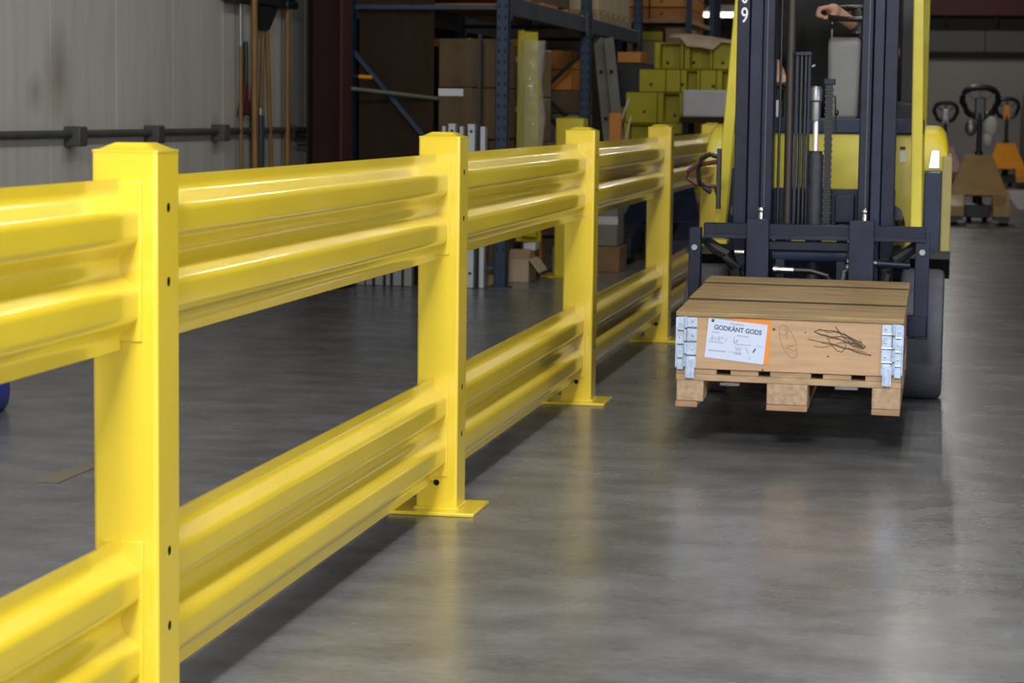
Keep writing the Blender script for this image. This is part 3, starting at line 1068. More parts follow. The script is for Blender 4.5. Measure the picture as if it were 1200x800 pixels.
# body
b = B()
b.box(-0.97, -0.105, 10.60, 10.66, 0.34, 1.125)
b.ob('front_cowl', LEMON, ft, bevel=0.01)
db = B().box(-0.965, -0.10, 10.585, 10.80, 1.125, 1.195).ob('dash_bar', NAVYB, ft, bevel=0.008)
st = B().box(-0.205, -0.180, 10.594, 10.600, 1.00, 1.07).ob('warning_sticker', WHITEP, ft)
st['label'] = 'small pale sticker on the yellow cowl'
B().box(-0.205, -0.180, 10.592, 10.594, 1.055, 1.07).ob('sticker_band', RED, st)
b = B().box(-0.95, -0.12, 10.66, 12.55, 0.28, 0.62)
b.ob('chassis', NAVYB, ft, bevel=0.02)
b = B().box(-0.90, -0.17, 11.25, 12.45, 0.62, 1.06)
b.ob('engine_hood', LEMON, ft, bevel=0.04, seg=3)
b = B().prism([(12.50, 0.30), (12.50, 1.12), (12.75, 1.12), (13.05, 0.95), (13.05, 0.35)], 'x', -0.98, -0.09)
b.ob('counterweight', LEMON, ft, bevel=0.05, seg=3)
b = B().box(-0.92, -0.15, 10.66, 11.25, 0.60, 0.64)
b.ob('floor_plate', BLACK, ft, bevel=0.01)
# lever console and steering column
b = B().hexa([(-0.552, 10.90, 1.19), (-0.413, 10.90, 1.19), (-0.413, 11.0, 1.19), (-0.552, 11.0, 1.19)],
             [(-0.560, 10.93, 1.55), (-0.408, 10.93, 1.55), (-0.408, 11.02, 1.58), (-0.560, 11.02, 1.58)])
b.ob('steering_column', GREYP, ft, bevel=0.02, seg=3)
sw = B()
SWC = Vector((-0.43, 11.07, 1.690))
ring = []
for i in range(28):
    a = 2 * math.pi * i / 28
    ring.append(SWC + Vector((0.175 * math.cos(a), 0.17 * math.sin(a), 0.035 * math.sin(a))))
sw.path(ring, 0.0135, n=10, closed=True)
for a in (90, 210, 330):
    a = math.radians(a)
    sw.tube(SWC, SWC + Vector((0.17 * math.cos(a), 0.165 * math.sin(a), 0.034 * math.sin(a))), 0.010)
sw.tube(SWC - Vector((0, 0.01, 0.10)), SWC + Vector((0, 0, 0.012)), 0.035)
sw.ob('steering_wheel', BLACKP, ft)
lv = B()
for i, x in enumerate((-0.82, -0.785, -0.75)):
    lv.tube((x, 10.85, 1.15), (x, 10.88, 1.33), 0.007)
    lv.ball((x, 10.88, 1.345), 0.018)
lv.ob('control_lever', BLACKP, ft)
B().box(-0.79, -0.765, 10.83, 10.86, 1.195, 1.275).ob('lever_tag', WHITEP, ft, bevel=0.003)
# seat
b = B().box(-0.80, -0.28, 11.35, 11.85, 1.06, 1.17)
b.hexa([(-0.80, 11.78, 1.10), (-0.28, 11.78, 1.10), (-0.28, 11.90, 1.10), (-0.80, 11.90, 1.10)],
       [(-0.78, 11.92, 1.62), (-0.30, 11.92, 1.62), (-0.30, 12.02, 1.62), (-0.78, 12.02, 1.62)])
b.ob('seat', BLACK, ft, bevel=0.03, seg=3)
b = B().box(-0.26, -0.12, 11.2, 11.9, 1.06, 1.28)
b.box(-0.24, -0.15, 11.3, 11.36, 1.25, 1.9)
b.ob('side_console', BLACK, ft, bevel=0.02)
# raked overhead guard
for x0, x1 in ((-0.970, -0.988), (-0.116, -0.146)):
    b = B()
    p0, p1, p2 = (x0, 10.10, 0.66), (x1, 11.10, 1.752), (x1 - 0.006 * (x0 < -0.5), 11.42, 2.10)
    b.bar(p0, p1, 0.050, 0.07, up=(0, 1, 0))
    b.bar(p1, p2, 0.050, 0.07, up=(0, 1, 0))
    lg = b.ob('guard_leg', LEMON, ft, bevel=0.006)
    B().box(x0 - 0.035, x0 + 0.035, 10.07, 10.17, 0.638, 0.656).ob('leg_foot', LEMON, lg, bevel=0.003)
for x in (-0.98, -0.13):
    B().bar((x, 12.60, 0.9), (x, 12.45, 2.10), 0.05, 0.06).ob('guard_rear_leg', LEMON, ft, bevel=0.005)
    B().bar((x, 11.38, 2.10), (x, 12.50, 2.10), 0.05, 0.06).ob('guard_roof_rail', LEMON, ft, bevel=0.005)
for i in range(7):
    y = 11.42 + i * 0.17
    B().bar((-0.98, y, 2.10), (-0.13, y, 2.10), 0.035, 0.03).ob('guard_roof_bar', LEMON, ft, bevel=0.003)
# wheel fenders: rounded yellow hoods with painted glare, blue side panels, yellow edge plates
for s in (-1, 1):
    X = lambda v: v if s > 0 else 2 * CXF - v
    def xb(b, a, c, *r):
        x0, x1 = sorted((X(a), X(c)))
        return b.box(x0, x1, *r)
    outl = [(10.55, 0.965), (10.55, 1.085), (10.57, 1.125), (10.61, 1.15), (10.68, 1.163), (11.3, 1.163), (11.3, 0.965)]
    b = B()
    rings = []
    xa, xc = X(-0.095), X(0.012)
    n = 8
    prof = []
    for i in range(n + 1):
        t = i / n
        x = xa + (xc - xa) * t
        dz = 0.0 if t < 0.45 else -0.085 * (1 - math.sqrt(max(0, 1 - ((t - 0.45) / 0.55) ** 2)))
        rings.append([b.bm.verts.new((x, y, z + (dz if z > 1.0 else 0))) for y, z in outl])
    for p, q in zip(rings, rings[1:]):
        for i in range(len(outl)):
            j = (i + 1) % len(outl)
            b.bm.faces.new((p[i], p[j], q[j], q[i]))
    b.bm.faces.new(rings[0][::-1])
    b.bm.faces.new(rings[-1])
    fd = b.ob('fender', LEMON if s < 0 else YEL2, ft, smooth=50)
    hl = B()
    x0, x1 = sorted((X(-0.075), X(-0.025)))
    hl.hexa([(x0, 10.549, 0.975), (x1, 10.549, 0.975), (x1 - 0.004, 10.549, 1.055), (x0 + 0.012, 10.549, 1.055)],
            [(x0, 10.542, 0.975), (x1, 10.542, 0.975), (x1 - 0.004, 10.542, 1.055), (x0 + 0.012, 10.542, 1.055)])
    hl.ob('glare_patch', mat('glare_white', (0.80, 0.80, 0.86), 0.12, 0.3), fd, bevel=0.002)  # pale patch painting the glare on the glossy hood
    b = B()
    if s > 0:
        xb(b, -0.090, -0.014, 10.30, 11.2, 0.595, 0.962)
    else:
        xb(b, -0.125, -0.085, 10.45, 11.2, 0.595, 0.962)
    b.ob('side_panel', NAVYB, ft, bevel=0.006)
    b = B()
    if s > 0:
        xb(b, -0.014, 0.030, 10.31, 11.3, 0.590, 1.03)
        b.ob('edge_plate', EDGE, ft, bevel=0.006)
    # mud guard arch over the tyre
    b = B()
    for i in range(10):
        a0, a1 = math.radians(72 + i * 7), math.radians(79 + i * 7)
        pr = [(10.06 + 0.36 * -math.cos(t), 0.30 + 0.33 * math.sin(t)) for t in (a0, a1)]
        xa_, xc_ = sorted((X(-0.14), X(0.032)))
        (ya, za), (yb_, zb) = pr
        b.hexa([(xa_, ya, za), (xc_, ya, za), (xc_, yb_, zb), (xa_, yb_, zb)], [(xa_, ya, za - 0.012), (xc_, ya, za - 0.012), (xc_, yb_, zb - 0.012), (xa_, yb_, zb - 0.012)])
    b.ob('wheel_arch', BLACK, ft)
    # front tyre
    b = B()
    xa_, xc_ = sorted((X(-0.175), X(0.016)))
    prof = [(0.15, xa_ + 0.01), (0.255, xa_ + 0.004), (0.272, xa_ + 0.016), (0.279, xa_ + 0.035), (0.279, xc_ - 0.035), (0.272, xc_ - 0.012), (0.255, xc_ - 0.004), (0.15, xc_ - 0.01)]
    b.lathe(prof, (0, 9.975, 0.279), axis='x', n=40)
    ty = b.ob('front_tyre', TYRE, ft, smooth=40)
    B().tube((xa_ + 0.02, 9.975, 0.279), (xc_ - 0.02, 9.975, 0.279), 0.152, n=28).ob('wheel_hub', LEMON, ty)
    b = B()
    b.lathe([(0.12, 0), (0.215, 0.0), (0.225, 0.02), (0.225, 0.13), (0.215, 0.15), (0.12, 0.15)], (X(-0.08) - 0.075, 12.35, 0.225), axis='x', n=32)
    b.ob('rear_tyre', TYRE, ft)
    # drive axle end with the dark round brake housing
    b = B().tube((X(-0.24), 9.99, 0.60), (X(-0.17), 9.99, 0.60), 0.055, n=20)
    b.tube((X(-0.24), 9.98, 0.79), (X(-0.20), 9.98, 0.79), 0.035, n=16)
    b.ob('tilt_mount', BLACK, ft)
    B().tube((X(-0.20), 9.80, 0.80), (X(-0.20), 10.6, 0.72), 0.028).ob('tilt_cylinder', NAVY, ft)
B().box(-0.95, -0.12, 9.86, 10.6, 0.20, 0.36).ob('drive_axle', BLACK, ft, bevel=0.03)
B().box(-0.97, -0.10, 10.30, 10.60, 0.34, 0.585).ob('front_chassis', NAVY, ft, bevel=0.02)
# hoses on the left of the mast
hb = B().box(-0.970, -0.950, 9.89, 9.92, 0.80, 1.06).ob('hose_bracket', BLACKP, ft, bevel=0.003)
B().path([(-0.955, 9.90, 1.02), (-1.0, 9.90, 1.035), (-1.035, 9.90, 1.015), (-1.050, 9.90, 0.97), (-1.045, 9.90, 0.92), (-1.02, 9.90, 0.89), (-0.99, 9.90, 0.87)], 0.011).ob('hose', BLACKP, hb)
B().path([(-0.96, 9.92, 1.005), (-1.01, 9.92, 0.995), (-1.06, 9.92, 0.985), (-1.095, 9.92, 0.96), (-1.10, 9.92, 0.93), (-1.06, 9.92, 0.905), (-0.98, 9.92, 0.895), (-0.965, 9.92, 0.86)], 0.010).ob('red_hose', HOSER, hb)

# ------------------------------------------------------------------ driver

def fused(name, parts, voxel, material, parent=None, smooth_it=4):
    """capsules melted into one continuous skin"""
    b = B()
    for p, q, r0, r1 in parts:
        b.tube(p, q, r0, r1, n=14)
        b.ball(p, r0, seg=14)
        b.ball(q, r1, seg=14)
    o = b.ob('melt', material)
    rm = o.modifiers.new('r', 'REMESH')
    rm.mode = 'VOXEL'
    rm.voxel_size = voxel
    sm = o.modifiers.new('s', 'SMOOTH')
    sm.factor = 0.5
    sm.iterations = smooth_it
    dg = bpy.context.evaluated_depsgraph_get()
    me = bpy.data.meshes.new_from_object(o.evaluated_get(dg))
    for p in me.polygons:
        p.use_smooth = True
    n = bpy.data.objects.new(name, me)
    COL.objects.link(n)
    bpy.data.objects.remove(o)
    me.materials.clear()
    me.materials.append(material)
    if parent:
        n.parent = parent
    return n


V = Vector
hipz = 1.25
pel = V((-0.56, 11.62, 1.26))
chest = V((-0.565, 11.52, 1.60))
neck = V((-0.565, 11.50, 1.80))
head = V((-0.565, 11.46, 1.965))
shL, shR = V((-0.385, 11.50, 1.72)), V((-0.745, 11.50, 1.72))       # image right, image left
elL, wrL = V((-0.245, 11.36, 1.50)), V((-0.475, 11.02, 1.655))
elR, wrR = V((-0.85, 11.40, 1.45)), V((-0.792, 11.06, 1.395))
knL, knR = V((-0.40, 11.20, 1.24)), V((-0.72, 11.20, 1.24))
anL, anR = V((-0.40, 11.08, 0.74)), V((-0.72, 11.08, 0.74))
parts = [(pel + V((-0.08, 0, 0)), pel + V((0.08, 0, 0)), 0.11, 0.11), (pel, chest, 0.125, 0.135), (chest + V((-0.08, 0, 0.03)), chest + V((0.08, 0, 0.03)), 0.10, 0.10),
         (shR, shL, 0.065, 0.065), (chest, neck, 0.09, 0.055), (neck, head, 0.055, 0.06),
         (shL, elL, 0.052, 0.042), (elL, wrL, 0.042, 0.030), (shR, elR, 0.052, 0.042), (elR, wrR, 0.042, 0.030),
         (pel + V((0.1, 0, 0)), knL, 0.085, 0.062), (knL, anL, 0.058, 0.040), (pel + V((-0.1, 0, 0)), knR, 0.085, 0.062), (knR, anR, 0.058, 0.040),
         (anL + V((0, 0.02, -0.04)), anL + V((0, -0.18, -0.055)), 0.042, 0.035), (anR + V((0, 0.02, -0.04)), anR + V((0, -0.18, -0.055)), 0.042, 0.035)]
# head: skull, jaw, nose, ears
parts += [(head + V((0, 0.02, 0.05)), head + V((0, -0.01, 0.05)), 0.085, 0.080), (head + V((0, -0.03, -0.02)), head + V((0, -0.045, -0.05)), 0.062, 0.045),
          (head + V((0, -0.085, 0.035)), head + V((0, -0.108, 0.0)), 0.010, 0.014), (head + V((0.084, 0.01, 0.03)), head + V((0.084, 0.01, 0.0)), 0.014, 0.010),
          (head + V((-0.084, 0.01, 0.03)), head + V((-0.084, 0.01, 0.0)), 0.014, 0.010), (head + V((-0.02, -0.092, -0.035)), head + V((0.02, -0.092, -0.035)), 0.008, 0.008)]
# left hand, closed round the wheel rim (rim passes at the left of the wheel)
rim = V((-0.572, 11.02, 1.682))
palm0, palm1 = wrL, V((-0.545, 11.005, 1.700))
parts += [(palm0, palm1, 0.030, 0.034), (V((-0.535, 10.985, 1.702)), V((-0.555, 11.03, 1.705)), 0.028, 0.027)]
for i, (yy, ln) in enumerate(((10.972, 1.0), (10.992, 1.06), (11.012, 1.0), (11.032, 0.86))):
    a = V((-0.560, yy, 1.715))
    k = V((-0.560 - 0.046 * ln, yy - 0.004, 1.706))
    k2 = V((-0.572 - 0.042 * ln, yy - 0.006, 1.676))
    t = V((-0.562, yy - 0.006, 1.660))
    parts += [(a, k, 0.0120, 0.0115), (k, k2, 0.0115, 0.0105), (k2, t, 0.0105, 0.0095)]
parts += [(V((-0.520, 10.985, 1.690)), V((-0.545, 10.955, 1.672)), 0.014, 0.0125), (V((-0.545, 10.955, 1.672)), V((-0.580, 10.952, 1.662)), 0.0125, 0.010)]
# right hand on the levers
pr1 = V((-0.785, 10.97, 1.375))
parts += [(wrR, pr1, 0.030, 0.034)]
for i in range(4):
    x = -0.812 + i * 0.019
    a, k, k2, t = V((x, 10.955, 1.385)), V((x, 10.905, 1.385)), V((x, 10.880, 1.360)), V((x, 10.895, 1.332))
    parts += [(a, k, 0.012, 0.0115), (k, k2, 0.0115, 0.0105), (k2, t, 0.0105, 0.0095)]
parts += [(V((-0.75, 11.0, 1.365)), V((-0.742, 10.945, 1.345)), 0.013, 0.011), (V((-0.742, 10.945, 1.345)), V((-0.755, 10.91, 1.33)), 0.011, 0.009)]
person = fused('person', parts, 0.0065, SKIN)
tag(person, 'seated driver in a black shirt gripping the steering wheel of the forklift', 'person')
e = 0.022
fused('shirt', [(pel + V((-0.09, 0, 0.02)), pel + V((0.09, 0, 0.02)), 0.135, 0.135), (pel + V((-0.05, 0, 0)), chest + V((-0.07, 0, 0)), 0.145, 0.150), (pel + V((0.05, 0, 0)), chest + V((0.07, 0, 0)), 0.145, 0.150),
                (shR, shL, 0.088, 0.088), (chest, neck + V((0, 0, -0.06)), 0.12, 0.088), (shL, shL.lerp(elL, 0.80), 0.080, 0.068), (shR, shR.lerp(elR, 0.80), 0.080, 0.068),
                (pel + V((-0.10, -0.10, 0.05)), pel + V((0.10, -0.10, 0.05)), 0.12, 0.12)], 0.012, SHIRT, person)
fused('trousers', [(pel + V((-0.08, 0, -0.01)), pel + V((0.08, 0, -0.01)), 0.128, 0.128), (pel + V((0.1, 0, -0.005)), knL, 0.104, 0.080), (knL, anL + V((0, 0, 0.03)), 0.076, 0.062),
                   (pel + V((-0.1, 0, -0.005)), knR, 0.104, 0.080), (knR, anR + V((0, 0, 0.03)), 0.076, 0.062)], 0.012, TROUS, person)
fused('hair', [(head + V((0, 0.04, 0.075)), head + V((0, -0.01, 0.085)), 0.082, 0.076), (head + V((0, 0.055, 0.02)), head + V((0, 0.05, 0.05)), 0.07, 0.075)], 0.009, HAIR, person)
for s in (-1, 1):
    B().ball(head + V((0.032 * s, -0.083, 0.038)), 0.012, 0.009, 0.008, seg=10).ob('eye', EYEW, person)
    B().tube(head + V((0.018 * s, -0.089, 0.058)), head + V((0.048 * s, -0.080, 0.058)), 0.0045).ob('eyebrow', HAIR, person)
b = B()
for an in (anL, anR):
    b.box(an.x - 0.05, an.x + 0.05, an.y - 0.22, an.y + 0.07, 0.642, 0.72)
b.ob('shoe', BLACK, person, bevel=0.03, seg=3)

# ------------------------------------------------------------------ left wall: pipe, tools, column
WX = -4.35
pi = root('wall_pipe', 'dark conduit pipe with junction boxes running along the grey wall at waist height', 'pipe', (WX, 9.0, 0))
B().tube((-4.318, 5.2, 1.072), (-4.318, 15.3, 1.062), 0.020, n=12).ob('pipe_run', PIPE, pi)
for y in (10.96, 12.13, 13.31):
    jb = B().box(-4.35, -4.265, y - 0.055, y + 0.055, 1.005, 1.105).ob('junction_box', PIPE, pi, bevel=0.006)
    B().box(-4.268, -4.262, y - 0.05, y + 0.05, 1.010, 1.100).ob('box_cover', PIPE, jb, bevel=0.003)
for y in (9.6, 14.9):
    B().box(-4.35, -4.30, y - 0.015, y + 0.015, 1.035, 1.10).ob('pipe_clip', PIPE, pi, bevel=0.003)
B().tube((-4.32, 14.93, 1.02), (-4.32, 15.25, 1.018), 0.010).ob('branch_pipe', PIPE, pi)
B().tube((-4.32, 15.0, 0.96), (-4.32, 15.24, 0.955), 0.008).ob('branch_pipe', PIPE, pi)

rackbar = root('tool_rack', 'dark tool rail fixed high on the grey wall holding long-handled tools', 'rack', (WX, 14.1, 1.9))
B().box(-4.35, -4.335, 13.40, 14.85, 1.86, 1.90).ob('rail', BLACK, rackbar, bevel=0.003)

t = root('push_broom', 'thin broom with bright metal upper shaft, first tool from the left on the wall', 'broom', (-4.31, 13.70, 0.45))
B().tube((-4.305, 13.715, 0.45), (-4.305, 13.705, 1.585), 0.012).ob('handle', HANDLE, t)
B().tube((-4.305, 13.705, 1.585), (-4.305, 13.70, 1.86), 0.010).ob('metal_shaft', STEEL, t)
B().box(-4.333, -4.26, 13.45, 13.84, 1.845, 1.91).ob('brush_head', BLACK, t, bevel=0.01)
B().box(-4.333, -4.25, 13.44, 13.85, 1.91, 2.02).ob('bristles', BLACK, t, bevel=0.01)
t = root('long_pole', 'thick pale wooden pole standing nearest before the other wall tools', 'pole', (-4.25, 13.83, 0.3))
B().tube((-4.220, 13.74, 0.30), (-4.220, 13.70, 2.40), 0.021).ob('shaft', HANDLE, t)
B().lathe([(0.022, 2.40), (0.024, 2.42), (0.012, 2.44)], (-4.220, 13.70, 0)).ob('pole_end', STEEL, t)
t = root('dustpan', 'small dark red dustpan hanging behind the thick pole on the wall', 'dustpan', (-4.32, 13.86, 1.2))
B().hexa([(-4.345, 13.76, 1.17), (-4.345, 13.92, 1.17), (-4.345, 13.92, 1.36), (-4.345, 13.87, 1.36)],
         [(-4.31, 13.76, 1.17), (-4.31, 13.92, 1.17), (-4.32, 13.92, 1.36), (-4.32, 13.87, 1.36)]).ob('pan', RED, t, bevel=0.004)
B().box(-4.345, -4.305, 13.755, 13.925, 1.160, 1.172).ob('pan_lip', BLACK, t)
B().tube((-4.33, 13.895, 1.34), (-4.33, 13.895, 1.62), 0.014).ob('handle', BLACKP, t)
t = root('squeegee', 'thin dark-handled tool slanting close beside the thick pole', 'squeegee', (-4.31, 13.99, 0.6))
B().tube((-4.32, 14.03, 0.70), (-4.32, 13.985, 1.25), 0.017).tube((-4.32, 13.985, 1.25), (-4.32, 14.06, 1.80), 0.012).ob('shaft', BLACK, t)
B().box(-4.34, -4.30, 13.93, 14.06, 0.64, 0.70).ob('blade', BLACK, t, bevel=0.004)
t = root('shovel', 'brown-handled tool with dark blue-grey lower blade, third handle from the right on the wall', 'shovel', (-4.31, 14.13, 0.6))
B().tube((-4.305, 14.125, 1.20), (-4.305, 14.18, 1.68), 0.014).ob('shaft', HANDLE, t)
B().tube((-4.305, 14.12, 1.16), (-4.305, 14.125, 1.20), 0.017).ob('ferrule', STEEL, t)
B().box(-4.325, -4.285, 14.085, 14.155, 0.60, 1.16).ob('blade', mat('blade_blue', (0.05, 0.06, 0.085), 0.5), t, bevel=0.008)
t = root('rake', 'brown-handled tool with dark head slanting down to the right, second handle from the right', 'rake', (-4.31, 14.3, 0.5))
B().tube((-4.305, 14.245, 1.83), (-4.305, 14.40, 0.50), 0.015).ob('handle', HANDLE, t)
B().hexa([(-4.333, 14.17, 1.70), (-4.29, 14.17, 1.70), (-4.29, 14.275, 1.70), (-4.333, 14.275, 1.70)],
         [(-4.333, 14.00, 1.90), (-4.28, 14.00, 1.90), (-4.28, 14.52, 1.90), (-4.333, 14.52, 1.90)]).box(-4.333, -4.26, 13.95, 14.54, 1.86, 2.02).ob('head', BLACK, t, bevel=0.006)
t = root('wide_broom', 'thick brown broom handle hanging head up, last tool on the right by the maroon column', 'broom', (-4.31, 14.70, 0.4))
B().tube((-4.30, 14.72, 0.40), (-4.30, 14.71, 1.86), 0.019).ob('handle', HANDLE, t)
B().box(-4.333, -4.26, 14.60, 14.84, 1.86, 1.91).ob('brush_head', BLACK, t, bevel=0.01)
B().box(-4.333, -4.26, 14.61, 14.78, 1.91, 2.02).ob('bristles', BLACK, t, bevel=0.01)

t = root('steel_column', 'dark maroon steel building column standing against the grey wall before the rack', 'column', (-4.2, 14.98, 0))
B().box(-4.215, -4.200, 14.88, 15.12, 0, 5.4).ob('flange', MAROON, t)
B().box(-4.200, -3.985, 14.985, 15.0, 0, 5.4).ob('web', MAROON, t)
B().box(-3.985, -3.968, 14.88, 15.12, 0, 5.4).ob('flange', mat('maroon_flange', (0.05, 0.010, 0.006), 0.75, var=0.2), t)
B().box(-4.26, -3.95, 14.85, 15.15, 0, 0.02).ob('base_plate', MAROON, t)
tag(B().path([(-3.66, 8.12, 0.016), (-3.68, 8.22, 0.10), (-3.70, 8.42, 0.10), (-3.70, 8.55, 0.03)], [0.02, 0.11, 0.11, 0.05], n=12).ob('blue_cloth', BLUEP, smooth=60), 'crumpled bright blue cloth lying on the floor at the far left edge', 'cloth')
tag(B().hexa([(-2.86, 6.9, 0.001), (-2.78, 6.9, 0.001), (-2.78, 7.9, 0.001), (-2.86, 7.9, 0.001)], [(-2.86, 6.9, 0.003), (-2.78, 6.9, 0.003), (-2.78, 7.9, 0.003), (-2.86, 7.9, 0.003)]).ob('floor_line', mat('worn_yellow_line', (0.20, 0.165, 0.08), 0.7, col2=(0.15, 0.14, 0.12), vscale=4, lo=0.35, hi=0.75)), 'faint worn yellow line painted on the floor left of the guard rail', 'floor line')

# ------------------------------------------------------------------ pallet rack along the left wall
RX0, RX1 = -4.06, -2.98


def upright(b, x, y, z1, wdt=0.086, dep=0.07):
    b.box(x - wdt / 2, x + wdt / 2, y, y + 0.004, 0, z1)
    b.box(x - wdt / 2, x - wdt / 2 + 0.004, y, y + dep, 0, z1)
    b.box(x + wdt / 2 - 0.004, x + wdt / 2, y, y + dep, 0, z1)
    return b


def make_rack(label, ys, z1, levels, kbrace=()):
    r = root('pallet_rack', label, 'rack', (RX1, ys[0], 0))
    for i, y in enumerate(ys):
        for x in (RX0, RX1):
            u = upright(B(), x, y, z1).ob('upright', RACKB, r)
            B().box(x - 0.07, x + 0.07, y - 0.03, y + 0.11, 0, 0.008).ob('foot_plate', RACKB, u)
            h = B()
            for k in range(36):
                for dx_ in (-0.022, 0.022):
                    h.box(x + dx_ - 0.006, x + dx_ + 0.006, y - 0.001, y + 0.0005, 0.25 + k * 0.075, 0.275 + k * 0.075)
            h.ob('slot', DARK, u)['kind'] = 'stuff'
        br = [((RX0, 1.905), (RX1, 1.905)), ((RX0, 0.15), (RX1, 0.15))]
        if i in kbrace:
            br += [((RX1, 1.72), (-3.36, 1.36)), ((-3.36, 1.36), (RX1, 1.02)), ((-3.38, 1.28), (-3.06, 0.90)), ((-3.36, 1.36), (RX0, 1.36))]
        else:
            br += [((RX0, 1.64), (RX1, 0.40)), ((RX0, 2.2), (RX1, 3.2))]
        for (xa, za), (xb_, zb) in br:
            B().bar((xa, y + 0.035, za), (xb_, y + 0.035, zb), 0.03, 0.045, up=(0, 1, 0)).ob('brace', RACKB if i == 0 else DARKW, r)
    for a, c in zip(ys, ys[1:]):
        B().box(RX0 - 0.075, RX0 - 0.06, a + 0.02, c, 0.02, z1).ob('dark_backing', PLYD, r)  # added dark sheet, keeps the pale wall behind the rack out of view
        for z in levels:
            for x in (RX0, RX1):
                bm_ = B().box(x - 0.025, x + 0.030, a + 0.05, c + 0.02, z - 0.125, z).ob('beam', RACKG, r, bevel=0.004)
                for yy in (a + 0.08, c - 0.10):
                    B().box(x + 0.030, x + 0.036, yy - 0.02, yy + 0.09, z - 0.16, z + 0.03).ob('beam_bracket', RACKG, bm_)
    return r


make_rack('blue steel pallet rack with grey-blue beams standing along the left wall', (15.37, 19.0, 22.25), 3.3, (1.985, 3.1), kbrace=(1,))
make_rack('farther dark blue pallet rack standing beyond the shelf of orange beams', (30.0, 33.4), 3.4, (1.35,))


def carton(x0, x1, y0, y1, z0, z1, m_, label, tape=True, group=None, name='cardboard_box', cat='box'):
    r = root(name, label, cat, ((x0 + x1) / 2, (y0 + y1) / 2, z0), group)
    B().box(x0, x1, y0, y1, z0, z1).ob('carton', m_, r, bevel=0.006)
    if tape:
        xm = (x0 + x1) / 2
        B().box(xm - 0.02, xm + 0.02, y0 - 0.0012, y1, z1 - 0.001, z1 + 0.0012).ob('tape', CARDP, r)
    return r


# first bay: a dark sheet, then cartons
t = root('board_stack', 'dark brown sheet boards standing on edge behind the end frame of the rack', 'boards', (-3.76, 15.65, 0))
B().box(-4.02, -3.49, 15.52, 15.545, 0.01, 2.35).ob('board', PLYD, t, bevel=0.003)
B().box(-4.02, -3.50, 15.55, 15.575, 0.01, 2.30).ob('board', PLYD, t, bevel=0.003)
c1 = carton(-3.475, -3.05, 15.62, 16.25, 1.01, 1.36, CARDD, 'brown cardboard box with white sticker, middle of the stack right of the brown boards')
s_ = B().box(-3.475, -3.30, 15.617, 15.6195, 1.305, 1.355).ob('sticker', WHITEP, c1)
carton(-3.475, -3.05, 15.62, 16.25, 1.365, 1.70, CARDD, 'brown cardboard box, topmost of the stack right of the brown boards')
carton(-3.475, -3.05, 15.62, 16.25, 0.58, 1.00, CARDD, 'brown cardboard box, second from the floor in the stack behind the white channels')
carton(-3.475, -3.05, 15.62, 16.25, 0.14, 0.57, CARDD, 'brown cardboard box, lowest of the stack behind the white channels')
t = root('pallet', 'low wooden pallet under the brown carton stack in the rack', 'pallet', (-3.26, 15.9, 0))
for x in (-3.48, -3.30, -3.12):
    B().box(x, x + 0.08, 15.6, 16.3, 0.0, 0.115).ob('runner', WOODP, t)
for i in range(5):
    B().box(-3.48, -3.04, 15.6 + i * 0.145, 15.71 + i * 0.145, 0.115, 0.137).ob('deck_board', WOODP, t)
# wrapped cartons seen right of the first upright
WC = mat('wrapped_carton', (0.22, 0.16, 0.11), 0.35, var=0.3, vscale=10)
for i, (z0, z1, d) in enumerate(((0.30, 0.62, 'lowest'), (0.63, 0.97, 'second from below'), (0.98, 1.30, 'third from below'), (1.31, 1.66, 'topmost'))):
    c_ = carton(-3.20, -2.955, 16.62, 17.2, z0, z1, WC, 'film-wrapped brown box beside the first blue rack upright, %s of its stack' % d)
    B().box(-3.201, -2.954, 16.616, 16.62, z1 - 0.10, z1 - 0.06).ob('film_band', FOAM, c_)
# shelf boards above and beams seen in the first bay
for k, (y, z) in enumerate(((16.0, 1.99), (17.2, 1.99), (18.3, 1.99))):
    tag(B().box(-4.0, -3.02, y, y + 0.66, z, z + 0.03).ob('shelf_board', ORANGE, bevel=0.003), ['orange-brown shelf board over the carton stack, nearest on the beams', 'orange-brown shelf board on the beams, second from the front', 'orange-brown shelf board on the beams, by the second upright'][k], 'board')
carton(-3.95, -3.05, 17.25, 18.6, 2.025, 2.7, CARDD, 'large brown box lying on the shelf boards over the first bay', tape=False)
tag(B().box(-4.0, -3.2, 17.6, 18.4, 1.70, 1.76).ob('orange_beam', ORANGE), 'orange beam lying low under the shelf, above the dark carton stack', 'beam')
# steel bar and orange handled tool before the boards
t = tag(B().tube((-3.972, 15.11, 1.345), (-3.455, 15.509, 1.285), 0.014).ob('metal_bar', mat('bar_steel', (0.16, 0.16, 0.13), 0.5, 0.3)), 'grey metal bar held level across the brown boards at the end frame', 'bar')
t = root('orange_hammer', 'orange handled tool hanging beside the maroon column', 'tool', (-3.93, 15.10, 1.42))
B().tube((-3.91, 15.10, 1.425), (-3.82, 15.10, 1.420), 0.014).ob('grip', ORANGEJ, t)
B().tube((-3.975, 15.10, 1.432), (-3.91, 15.10, 1.425), 0.010).ob('shank', BLACK, t)

# white channels stood against the rack front
chan_x = ((-3.355, 0.032), (-3.300, 0.056), (-3.233, 0.032), (-3.165, 0.056), (-3.085, 0.040))
names = ['narrow white steel channel, leftmost of the bright ones leaning beside the first blue upright', 'broad white steel channel with a hole, second from the left by the first upright',
         'narrow white steel channel, third from the left by the first upright', 'broad white steel channel with holes, fourth from the left by the first upright',
         'narrow white steel channel, nearest the first blue upright']


